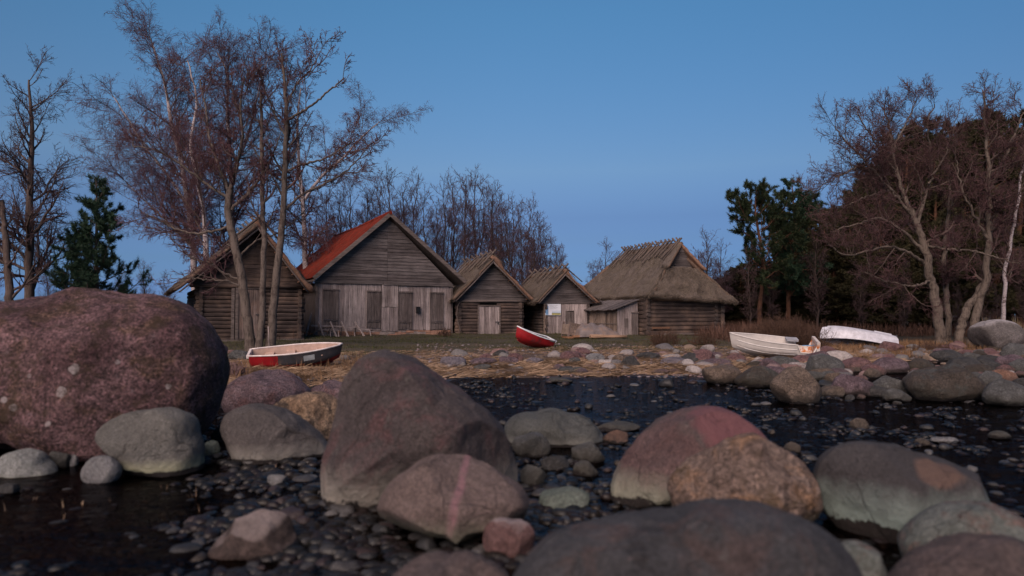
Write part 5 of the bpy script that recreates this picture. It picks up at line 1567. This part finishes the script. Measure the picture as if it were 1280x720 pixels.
def copy_tree(root, loc, rz, s, label=None, sz=None):
    c = root.copy(); COL.objects.link(c); c.location = loc; c.rotation_euler = (0, 0, rz); c.scale = (s, s, sz or s)
    if label: c['label'] = label
    for ch in root.children:
        k = ch.copy(); COL.objects.link(k); k.parent = c
    return c

def path(pts, Y, dys=None):
    out = []
    for i, (px, py) in enumerate(pts):
        y = Y + (dys[i] if dys else 0); p = at(px, py, y); out.append([p.x, p.y, p.z])
    return out
def rooted(pts, Y, dys=None):
    P = path(pts, Y, dys); P[0][2] = H(P[0][0], P[0][1]) - .08
    return P

ALD = dict(limb_len=2.6, n2=14, n3=9, n4=4, a1=62, up1=.35, t1=.06, l2=.48, l3=.52, l4=.55, w1=.10, w2=.11, w3=.12, floor=.0075, taper1=.5, limbmat=B_alder)
BIR = dict(limb_len=3.4, n2=14, n3=10, n4=5, a1=44, up1=.25, t1=-.01, t2=-.02, t3=-.07, t4=-.12, l2=.46, l3=.5, l4=.75, w1=.06, w2=.08, w3=.10, floor=.0052, taper1=.22, limbmat=B_alder, r1=.4)
# far left alder and broken trunk
bare_tree('alder_tree', 'dark upright bare alder behind the huge pink boulder, at the left edge', [(rooted([(36, 425), (37, 340), (37, 250), (40, 180), (38, 130), (36, 100)], 26), .19, .03, .2, 30)], 1,
          dict(ALD, limb_len=3.3, n4=4, taper1=.62, up1=.1, floor=.006), B_alder, T_dark)
bare_tree('alder_tree', 'broken leaning dark trunk with few twigs at the very left edge', [(rooted([(16, 425), (12, 370), (8, 310), (5, 275), (2, 250)], 24.5), .16, .07, .3, 9)], 2,
          dict(ALD, limb_len=1.7, n2=7, n3=5, n4=2), B_alder, T_dark)
# birches behind the leftmost hut
bare_tree('birch_tree', 'birch with a windswept crown rising highest behind the leftmost hut', [
    (rooted([(243, 430), (242, 330), (236, 260), (226, 200), (214, 150), (206, 105), (196, 72), (188, 48)], 37), .2, .025, .22, 44),
    (path([(236, 262), (214, 225), (186, 190), (160, 150), (140, 118)], 37, [0, .2, .3, .4, .5]), .08, .02, .1, 24),
    (path([(240, 310), (212, 280), (180, 250), (150, 220)], 37, [0, -.2, -.3, -.5]), .06, .02, .1, 16)], 3, dict(BIR, limb_len=3.4), B_birch, T_birch)
bare_tree('birch_tree', 'birch whose white trunk forks over the roof of the leftmost hut', [
    (rooted([(258, 430), (258, 330), (255, 270), (246, 220), (238, 180), (246, 130), (240, 95), (234, 75)], 35), .17, .025, .22, 34)], 4, dict(BIR, limb_len=3.1), B_birch, T_birch)
bare_tree('birch_tree', 'birch with a whitish trunk standing clear between the dark crowns', [
    (rooted([(292, 430), (291, 330), (290, 250), (287, 190), (284, 140), (286, 105), (282, 84), (272, 66)], 38), .21, .03, .2, 44),
    (path([(290, 220), (310, 170), (322, 120), (330, 90), (336, 70)], 38.3, [0, .2, .3, .4, .5]), .09, .02, .1, 26)], 5, dict(BIR, limb_len=3.2), B_birch, T_birch)
bare_tree('birch_tree', 'birch with drooping twigs behind the red roofed barn, right of the tall trunks', [
    (rooted([(384, 430), (382, 330), (379, 260), (374, 210), (372, 150), (376, 110)], 40), .2, .03, .25, 26),
    (path([(381, 250), (400, 222), (428, 198), (452, 172), (474, 152)], 40, [0, 0, -.3, -.3, -.3]), .10, .02, .15, 16)], 6,
          dict(BIR, limb_len=3.0, t4=-.3, t3=-.2), B_birch, T_birch)
# three bare trunks before the leftmost hut
bare_tree('leaning_tree', 'leaning grey barked bare tree forking low, in front of the leftmost hut', [
    (rooted([(314, 443), (309, 395), (302, 345), (292, 300), (285, 262), (288, 235)], 23.4), .175, .11, .95, 2),
    (path([(287, 240), (276, 215), (264, 180), (258, 140), (250, 100)], 23.4, [0, .1, .3, .5, .7]), .06, .018, .05, 15),
    (path([(288, 236), (297, 205), (303, 170), (300, 130), (306, 96)], 23.4, [0, -.2, -.4, -.6, -.6]), .06, .018, .05, 14),
    (path([(287, 250), (262, 232), (232, 210), (200, 190), (165, 182)], 23.4, [0, -.1, -.3, -.3, -.4]), .05, .018, .05, 12),
    (path([(290, 282), (262, 290), (232, 290), (200, 276), (172, 262)], 23.4, [0, .1, .2, .3, .3]), .05, .012, .1, 10),
    (path([(304, 352), (282, 342), (262, 330), (240, 322), (215, 300)], 23.4, [0, .2, .2, .3, .4]), .045, .012, .25, 6),
    (path([(306, 362), (288, 352), (262, 350), (232, 346)], 23.4, [0, -.2, -.3, -.3]), .035, .01, .2, 8),
    (path([(297, 322), (322, 300), (350, 290), (385, 262)], 23.4, [0, .4, .6, .8]), .04, .01, .2, 9),
    (path([(290, 262), (318, 232), (336, 205), (350, 170)], 23.4, [0, -.2, -.3, -.5]), .06, .015, .1, 9)], 7,
          dict(ALD, limb_len=1.55, n2=8, n3=7, n4=3, l2=.5, taper1=.35, a1=50, t1=.03), B_grey, T_red)
bare_tree('bare_tree', 'slender straight dark trunk between the leaning one and the knotty one', [
    (rooted([(324, 444), (327, 400), (329, 350), (330, 300), (328, 240), (327, 180), (326, 112)], 23.1), .115, .04, .42, 16)], 8,
          dict(ALD, limb_len=1.5, n2=8, n3=6, n4=3), B_grey, T_red)
bare_tree('bare_tree', 'tallest bare tree with a broken stub, right of the three trunks by the leftmost hut', [
    (rooted([(337, 440), (341, 395), (345, 350), (351, 300), (355, 250), (357, 190), (358, 135), (355, 95), (352, 66)], 23.3), .155, .03, .5, 20),
    (path([(358, 150), (380, 138), (402, 122), (418, 108), (430, 97)], 23.3, [0, -.1, -.2, -.3, -.3]), .045, .02, .3, 3),
    (path([(358, 132), (372, 104), (386, 90), (394, 78), (400, 64)], 23.3, [0, .2, .3, .4, .4]), .04, .012, .2, 8),
    (path([(356, 215), (380, 205), (402, 200), (420, 190), (440, 176)], 23.3, [0, .2, .4, .6, .8]), .05, .012, .1, 11),
    (path([(354, 262), (384, 240), (412, 226), (440, 208), (462, 180)], 23.3, [0, .3, .5, .8, 1.0]), .05, .010, .1, 12),
    (path([(357, 170), (342, 140), (330, 110), (322, 78)], 23.3, [0, .1, .2, .3]), .04, .012, .2, 8)], 9,
          dict(ALD, limb_len=1.5, n2=8, n3=7, n4=3, l2=.48, taper1=.3, a1=52, t3=-.03), B_grey, T_red)

# background trees: three shapes, many copies
BG = dict(limb_len=3.2, n2=10, n3=7, n4=3, a1=44, up1=.35, t1=.04, l2=.46, l3=.5, l4=.6, w1=.11, w2=.13, w3=.1, floor=.0062, taper1=.6, wob=.03)
protos = []
for i in range(3):
    h = 9.0
    pts = [[0, 0, 0], [.1 * i, .05, 2.4], [-.15 + .15 * i, .1, 5], [.1, 0, 7], [.25 - .2 * i, .1, h]]
    pts = [[p[0], p[1] + 51, p[2] + .5] for p in pts]
    lab = 'slim bare tree in the thicket behind the huts, among others alike'
    tr_ = [(pts, .085, .018, .12, 30)]
    if i != 1: tr_.append(([[0, 51, 1.0], [.5, 51.1, 3], [.9, 51.1, 5.2], [1.1, 51, 7.6]], .06, .015, .15, 18))
    protos.append(bare_tree('slim_tree', lab, tr_, 20 + i, BG, B_bg, T_bg, 'slim bare trees in the thicket behind the huts'))
rr = random.Random(5); k = 0
tops = [(-8, 330, 40), (60, 330, 44), (84, 345, 42), (150, 335, 44), (180, 330, 46), (205, 345, 42), (392, 262, 50), (410, 240, 50), (425, 250, 46), (440, 232, 50), (458, 238, 46), (474, 230, 52), (490, 224, 50), (505, 236, 48), (519, 232, 52), (532, 250, 48), (545, 256, 50), (556, 240, 48), (568, 232, 52), (580, 226, 46), (592, 228, 50), (604, 240, 52), (614, 234, 48), (626, 258, 50), (634, 262, 44),
        (641, 256, 50), (650, 268, 46), (660, 258, 50), (668, 284, 44), (676, 280, 50), (686, 300, 46), (694, 308, 50), (702, 322, 48), (755, 308, 46), (742, 330, 50), (768, 328, 50), (884, 296, 42), (872, 315, 46), (900, 310, 46)]
for px, py, Y in tops:
    x = at(px, py, Y).x; z0 = H(x, Y); h = at(px, py, Y).z - z0
    p = protos[k % 3]; s = h / 9.2
    w = s * (1.0 if h > 6 else 1.15)
    if k < 3: o = p; o.location = (x, Y, z0); o.rotation_euler = (0, 0, rr.uniform(0, 6.3)); o.scale = (w, w, s)
    else: copy_tree(p, (x, Y, z0), rr.uniform(0, 6.3), w, None, s)
    k += 1

# ---------------------------------------------------------------- needles
def needle_mat(name, a, c):
    m, nt, b = newmat(name); g = N(nt)
    col = g.ramp(g.island(), [(0, a), (1, c)])
    big = g.ramp(g.noise(g.tc(), 1.1, 4, .7), [(0.35, 0.6), (0.65, 1.3)])
    g.l(g.mix(1.0, col, big, 'MULTIPLY'), b.inputs['Base Color']); b.inputs['Roughness'].default_value = .7; b.inputs['Specular IOR Level'].default_value = .2
    return m
N_young = needle_mat('needles_young', (.016, .036, .022), (.034, .066, .036)); N_pine = needle_mat('needles_pine', (.015, .026, .012), (.034, .048, .02)); N_dark = needle_mat('needles_dark', (.024, .024, .011), (.055, .047, .022))

def needles(r, C, D, n, L, w, open_=1.0):
    """tufts of needles: C (M,3) tips, D (M,3) shoot directions"""
    M_ = len(C); idx = np.repeat(np.arange(M_), n); m = len(idx)
    d = unit(unit(D)[idx] * .75 + r.normal(size=(m, 3)) * .62 * open_)
    st = C[idx] - unit(D)[idx] * (r.uniform(0, 1, m) * L * 1.1)[:, None]
    ln = L * r.uniform(.6, 1.1, m); s = unit(np.cross(d, r.normal(size=(m, 3)))) * (w / 2)
    V = np.stack([st - s, st + s, st + d * ln[:, None]], 1).reshape(-1, 3)
    return V, np.arange(m * 3).reshape(-1, 3)

def pine(name, label, trunk, r0, seed, limbs, blen, t0, mat, bark, group=None, tuft=(26, .17, .028), n2=7, n3=4, shape='round', up=.15, zdense=1.0, wh=None):
    r = np.random.default_rng(seed); base = np.array(trunk[0], float)
    root = empty(name, tuple(base), 0, label, 'tree', group)
    P = resample(np.array(trunk, float) - base, 24, r, .01)[None]; rd = (.02 + (r0 - .02) * (1 - np.linspace(0, 1, 24)) ** .8)[None]
    v, f = tubes_np([P], [rd], 10); link_mesh('trunk', np_mesh('trunk', v, f), bark, root)
    p, d, ln, rc = spawn(r, P, rd, limbs, t0, 1.0, 72 if shape != 'round' else 62, 9, 1, .42, .1, up, 0, blen)
    H_ = P[0, -1, 2]; tz = np.clip((p[:, 2] / H_ - t0) / (1 - t0), 0, 1)
    prof = (1 - tz) ** .75 * .92 + .10 if shape == 'cone' else (np.sin(np.clip(tz * .82 + .16, 0, 1) * np.pi) ** .6 * .95 + .08)
    ln = ln * prof
    A = grow(r, p, d, ln, 8, .10 if shape == 'cone' else .17, .05); AR = radii(rc, 8, .3, .008)
    p, d, ln2, rc2 = spawn(r, A, AR, n2, .2, 1, 48, 12, .42, .6, .05, .08, .5)
    Bp = grow(r, p, d, ln2, 5, .15, .06); BR = radii(rc2, 5, .5, .006)
    p, d, ln3, rc3 = spawn(r, Bp, BR, n3, .2, 1, 42, 12, .5, .7, .03, .08, .4)
    Cp = grow(r, p, d, ln3, 3, .12, .08); CR_ = radii(rc3, 3, .6, .005)
    v, f = tubes_np([A], [AR], 5); v2, f2 = tubes_np([Bp], [BR], 4); v3, f3 = tubes_np([Cp], [CR_], 3)
    link_mesh('limbs', np_mesh('limbs', np.concatenate([v, v2, v3]), np.concatenate([f, f2 + len(v), f3 + len(v) + len(v2)])), bark, root)
    C = np.concatenate([Cp[:, -1], Cp[:, 1], Bp[:, -1], A[:, -1], P[0, -1:, :]]); D = np.concatenate([Cp[:, -1] - Cp[:, 0], Cp[:, 1] - Cp[:, 0], Bp[:, -1] - Bp[:, -2], A[:, -1] - A[:, -2], np.array([[0, 0, 1.0]])])
    D = D + np.array([0, 0, .02])
    v, f = needles(r, C, D, *tuft); link_mesh('needles', np_mesh('needles', v, f, False), mat, root)
    print('PINE', name, len(C), len(f))
    return root

# the young pine at the left
pine('young_pine', 'young green pine with a pointed top above the huge pink boulder', rooted([(120, 425), (121, 370), (120, 320), (121, 270), (120, 222)], 27), .10, 41, 74, 2.1, .06, N_young, B_alder, None, (22, .20, .022), 8, 4, 'cone', .25)
# tall pine with a gap-toothed crown
pine('pine_tree', 'tall dark pine leaning its ragged crown left, first of the wood at the right', rooted([(948, 425), (950, 380), (955, 330), (948, 290), (944, 262), (946, 236)], 40), .16, 42, 40, 2.5, .34, N_pine, B_pine, None, (28, .22, .028), 8, 5, 'round', .05)
pine('pine_tree', 'second dark pine with a rounded bluish crown, right of the ragged one', rooted([(985, 425), (986, 360), (990, 300), (992, 262), (990, 230)], 42), .16, 43, 46, 2.1, .2, N_young, B_pine, None, (28, .22, .028), 8, 5, 'round', .1)
# the dark wood: two shapes, many copies
G = 'pines massed in the dark wood at the right'
LBL = 'dark pine massed among others in the wood behind the overturned boat'
w1 = pine('wood_pine', LBL, [[0, 50, .6], [.1, 50, 4], [-.1, 50, 8], [.1, 50, 12.3]], .22, 44, 84, 3.3, .12, N_dark, B_pine, G, (20, .34, .055), 8, 5, 'round', .05)
w2 = pine('wood_pine', LBL, [[0, 50, .6], [-.2, 50, 4], [.15, 50, 8], [.0, 50, 12.3]], .22, 45, 70, 2.8, .08, N_dark, B_pine, G, (20, .34, .055), 8, 5, 'cone', .05)
wood = [(925, 350, 47), (938, 385, 45), (905, 400, 52), (965, 345, 50), (978, 360, 44), (1005, 300, 48), (1012, 262, 52), (1030, 285, 46), (1048, 268, 52), (1062, 258, 47), (1080, 240, 51), (1098, 215, 46), (1112, 205, 52), (1135, 185, 47), (1150, 168, 51), (1168, 200, 45), (1180, 188, 50),
        (1198, 176, 46), (1216, 172, 51), (1236, 148, 46), (1252, 160, 51), (1270, 172, 46), (1290, 190, 50), (1310, 180, 46), (1335, 175, 48), (1010, 350, 56), (1060, 330, 57), (1110, 300, 58), (1160, 280, 57), (1210, 260, 58), (1260, 250, 57), (955, 370, 56), (915, 352, 55), (935, 345, 57), (975, 335, 56), (1000, 320, 55), (890, 372, 54), (1030, 320, 58), (925, 372, 50), (950, 360, 48), (985, 345, 47), (1015, 330, 44), (905, 352, 50), (918, 340, 51), (932, 335, 50), (945, 328, 51), (965, 338, 50), (980, 312, 51), (996, 296, 50), (1012, 300, 48), (1040, 310, 46), (1080, 300, 46), (1120, 290, 46), (1140, 260, 47), (1175, 255, 47), (1360, 190, 52), (1385, 190, 48), (995, 385, 43), (1045, 360, 42.5), (1100, 340, 42), (1185, 330, 41.5)]
for i, (px, py, Y) in enumerate(wood):
    p = at(px, py, Y); z0 = H(p.x, Y); s = (p.z - z0) / 11.4; o = (w1, w2)[i % 2]
    wv = max(s, .7) * rr.uniform(.95, 1.15)
    if i < 2: o.location = (p.x, Y, z0); o.scale = (wv, wv, s)
    else: copy_tree(o, (p.x, Y, z0), rr.uniform(0, 6.3), wv, None, s)

# the old pale trees at the right
OLD = dict(limb_len=2.8, n2=14, n3=10, n4=4, a1=55, up1=.2, t1=.05, l2=.5, l3=.52, l4=.6, w1=.16, w2=.16, w3=.16, floor=.0058, taper1=.3, wob=.03, limbmat=B_alder, r1=.55, rc2=.75)
bare_tree('old_tree', 'old spreading tree with pale crooked limbs reaching toward the overturned boat', [
    (rooted([(1177, 424), (1171, 385), (1163, 345), (1157, 315), (1148, 285), (1138, 262)], 31), .23, .12, .7, 4),
    (path([(1139, 265), (1127, 235), (1118, 200), (1112, 165), (1105, 130)], 31, [0, .2, .3, .4, .5]), .095, .02, .1, 22),
    (path([(1146, 282), (1158, 240), (1165, 200), (1160, 160), (1168, 130)], 31, [0, .4, .6, .8, .8]), .08, .02, .1, 18),
    (path([(1140, 268), (1112, 235), (1085, 205), (1060, 180), (1044, 158)], 31, [0, -.3, -.5, -.6, -.8]), .075, .018, .15, 20),
    (path([(1120, 215), (1098, 185), (1082, 160), (1072, 142)], 31, [0, -.3, -.5, -.6]), .05, .018, .1, 16),
    (path([(1114, 190), (1130, 160), (1140, 138), (1146, 126)], 31, [0, .3, .5, .6]), .05, .018, .1, 14),
    (path([(1160, 230), (1178, 200), (1188, 176), (1194, 158)], 31, [0, .3, .5, .6]), .05, .018, .1, 14),
    (path([(1085, 205), (1060, 214), (1036, 228), (1016, 240)], 31, [0, -.3, -.5, -.6]), .045, .015, .1, 16),
    (path([(1112, 238), (1085, 245), (1060, 256), (1036, 262)], 31, [0, -.3, -.5, -.6]), .045, .015, .1, 14),
    (path([(1158, 330), (1140, 318), (1112, 308), (1085, 315), (1055, 318), (1030, 300)], 31, [0, -.4, -.8, -1.0, -1.2, -1.3]), .08, .02, .2, 14),
    (path([(1157, 318), (1130, 290), (1100, 274), (1070, 280), (1038, 290)], 31, [0, -.2, -.6, -.9, -1.0]), .085, .02, .2, 14),
    (path([(1155, 305), (1185, 312), (1215, 313), (1245, 322), (1275, 330)], 31, [0, -.5, -.8, -1.0, -1.2]), .06, .018, .2, 10),
    (path([(1163, 350), (1140, 358), (1110, 352), (1080, 340)], 31, [0, -.6, -.9, -1.2]), .06, .02, .2, 9)], 50, dict(OLD, limb_len=1.9, n2=12, n3=8, n4=3), B_old, T_old)
bare_tree('old_tree', 'tall pale bare tree with a forked foot beside the pale topped boulder', [
    (rooted([(1214, 426), (1222, 390), (1232, 350), (1236, 300), (1236, 250), (1235, 200), (1232, 150), (1228, 112)], 31), .19, .022, .4, 30),
    (rooted([(1196, 426), (1206, 392), (1222, 368), (1231, 350)], 31.2), .2, .14, .9, 1),
    (path([(1236, 240), (1252, 205), (1268, 170), (1280, 140)], 31, [0, .3, .4, .5]), .08, .02, .1, 12),
    (path([(1235, 300), (1215, 265), (1200, 225), (1192, 190)], 31, [0, -.3, -.5, -.6]), .07, .02, .1, 10)], 51, dict(OLD, limb_len=1.9, n2=12, n3=8, n4=3), B_old, T_old)
bare_tree('bare_tree', 'thin grey trunk standing close between the two old pale trees', [(rooted([(1185, 420), (1184, 380), (1180, 330), (1184, 280), (1188, 230)], 32.5), .15, .04, .3, 16)], 52, dict(OLD, limb_len=1.8, n4=2), B_old, T_old)
bare_tree('bare_tree', 'slanting whitish slim trunk rising at the right edge', [(rooted([(1252, 420), (1256, 360), (1262, 310), (1274, 240), (1284, 190)], 33), .10, .04, .3, 16)], 53, dict(OLD, limb_len=2.2, n4=2), B_birch, T_old)
# brown bare saplings before the wood, low
TH = dict(BG, limb_len=1.6, floor=.007)
sp_ = bare_tree('bare_sapling', 'brown bare sapling before the dark wood, among others alike', [([[0, 40, .5], [.1, 40, 2], [0, 40, 4.2], [.2, 40, 6]], .06, .012, .1, 24)], 60, TH, B_bg, T_dark, 'brown bare saplings before the dark wood')
for i, (px, py, Y) in enumerate(((935, 300, 39), (962, 290, 41), (1018, 275, 40), (1075, 320, 40), (1130, 320, 39), (1225, 310, 40), (1280, 300, 40), (1195, 340, 36), (1245, 350, 36))):
    p = at(px, py, Y); z0 = H(p.x, Y); s = (p.z - z0) / 6.2
    if i == 0: sp_.location = (p.x, Y, z0); sp_.scale = (s, s, s)
    else: copy_tree(sp_, (p.x, Y, z0), rr.uniform(0, 6.3), s)

# ---------------------------------------------------------------- shrubs
def shrub(label, px, py, Y, w, h, n, seed, mat, name='shrub', lean=.8):
    g = at(px, py, Y); z = H(g.x, Y); r = np.random.default_rng(seed)
    m = n; a = r.uniform(0, 2 * np.pi, m); e = np.abs(r.normal(0, lean, m)).clip(0, 1.5)
    d = np.stack([np.cos(a) * np.sin(e), np.sin(a) * np.sin(e), np.cos(e)], 1)
    st = np.stack([r.uniform(-.4, .4, m) * w, r.uniform(-.35, .35, m) * w, np.zeros(m)], 1)
    ln = h * r.uniform(.6, 1.05, m) * (1 - .35 * (np.abs(st[:, 0]) / (.4 * w)) ** 2)
    A = grow(r, st, d, ln, 6, .10, .03); AR = radii(np.full(m, .010), 6, .5, .006)
    p, dd, l2, rc = spawn(r, A, AR, 5, .2, 1, 35, 12, .45, .8, .03, .1, .4); Bp = grow(r, p, dd, l2, 4, .15, .02); BR = radii(rc, 4, .6, .0045)
    p, dd, l3, rc = spawn(r, Bp, BR, 3, .2, 1, 35, 12, .55, .8, .03, .05, .4); Cp = grow(r, p, dd, l3, 3, .15, 0); CRr = radii(rc, 3, .6, .004)
    v, f = tubes_np([A, Bp, Cp], [AR, BR, CRr], 3)
    o = link_mesh(name, np_mesh(name, v, f), mat, None, (g.x, Y, z - .03)); tag(o, label, 'shrub'); return o
T_shrub = twigmat('twig_shrub', (.055, .032, .024), (.11, .065, .045))
shrub('dense brown leafless shrub between the two white boats', 978, 425, 26.4, 3.1, 1.25, 620, 1, T_shrub)
shrub('reddish leafless shrub at the plank corner of the hipped hut', 832, 436, 27.5, 1.2, .75, 90, 2, T_shrub)
shrub('thin reddish bush beside the far corner of the hipped hut', 880, 432, 28.0, 1.1, .6, 70, 3, T_shrub)
shrub('low purple brown bush between the huge pink boulder and the striped dinghy', 292, 458, 16.0, .5, .32, 120, 4, twigmat('twig_mauve', (.14, .09, .09), (.24, .16, .15)))
shrub('thin twiggy bush at the barn corner next to the curved runner', 556, 424, 33.2, .7, .5, 40, 5, T_shrub)
shrub('small brown bush behind the rack of cobbles below the old trees', 1165, 436, 26.5, 1.6, .5, 120, 6, T_shrub)
TINT = [(0, (.36, .5, 3)), (.083, (.33, .95, 5.5)), (.133, (.34, .70, 3.4)), (.17, (.37, .60, 1.8)), (.21, (.413, .56, 1.27)), (.267, (.50, .545, .97)), (.32, (.57, .555, .87)), (.43, (.90, .785, .91)), (.77, (.85, .97, 1.03)), (1, (.85, .95, 1.05))]
TINT = [(p, tuple(v / 8 for v in c)) for p, c in TINT]
SKY_S = .10; SUN_S = 1.55; SUN_ANG = 50; SUN_C = (1, .77, .66); EXPO = 1.5
# ---------------------------------------------------------------- light, sky, camera
SUN_EL, SUN_AZ = 38.0, 202.0       # azimuth clockwise from +Y (north): behind the camera, to its left
w = bpy.data.worlds.new('World'); S.world = w; w.use_nodes = True
nt = w.node_tree; nt.nodes.clear(); g = N(nt)
out = g.n('ShaderNodeOutputWorld'); bg = g.n('ShaderNodeBackground')
sky = g.n('ShaderNodeTexSky'); sky.sky_type = 'NISHITA'; sky.sun_disc = False
sky.sun_elevation = R(3); sky.sun_rotation = R(192); sky.air_density = 1.0; sky.dust_density = .4; sky.ozone_density = 3.0
# the blue of dusk: the clear sky's own light, cooled overhead and tinted lilac low down
z = g.xyz(g.tc('Generated'))[2]
tint = g.ramp(g.maprange(z, -.05, .55), TINT)
side = g.ramp(g.maprange(g.xyz(g.tc('Generated'))[0], -.35, .6), [(0, (1.0, 1.0, 1.0)), (.35, (1.0, .99, .99)), (1, (.84, .88, .92))])
g.l(g.mix(1.0, g.mix(1.0, sky.outputs[0], tint, 'MULTIPLY'), side, 'MULTIPLY'), bg.inputs['Color'])
bg.inputs['Strength'].default_value = SKY_S * 8   # the tint above is stored in eighths
g.l(bg.outputs[0], out.inputs[0])
ld = bpy.data.lights.new('sun', 'SUN'); ld.energy = SUN_S; ld.angle = R(SUN_ANG); ld.color = SUN_C
so = bpy.data.objects.new('sun', ld); COL.objects.link(so)
az, el = R(SUN_AZ), R(SUN_EL)
dirv = Vector((math.sin(az) * math.cos(el), math.cos(az) * math.cos(el), math.sin(el)))
so.rotation_euler = dirv.to_track_quat('Z', 'Y').to_euler()
so.location = dirv * 50
cam = bpy.data.cameras.new('camera'); cam.sensor_width = 36; cam.lens = 36 * F / 1280; cam.clip_start = .1; cam.clip_end = 5000
co = bpy.data.objects.new('camera', cam); COL.objects.link(co); co.location = (0, 0, CAMH); co.rotation_euler = (math.pi / 2 + PITCH, 0, 0)
cam.dof.use_dof = True; cam.dof.focus_distance = 26; cam.dof.aperture_fstop = 0.95
S.camera = co
S.view_settings.view_transform = 'Standard'; S.view_settings.look = 'None'; S.view_settings.exposure = EXPO; S.view_settings.gamma = 1
S.render.engine = 'CYCLES'; S.cycles.use_denoising = True; S.cycles.max_bounces = 6; S.cycles.transparent_max_bounces = 6; S.cycles.caustics_reflective = False
S.cycles.use_adaptive_sampling = True; S.cycles.adaptive_threshold = .015
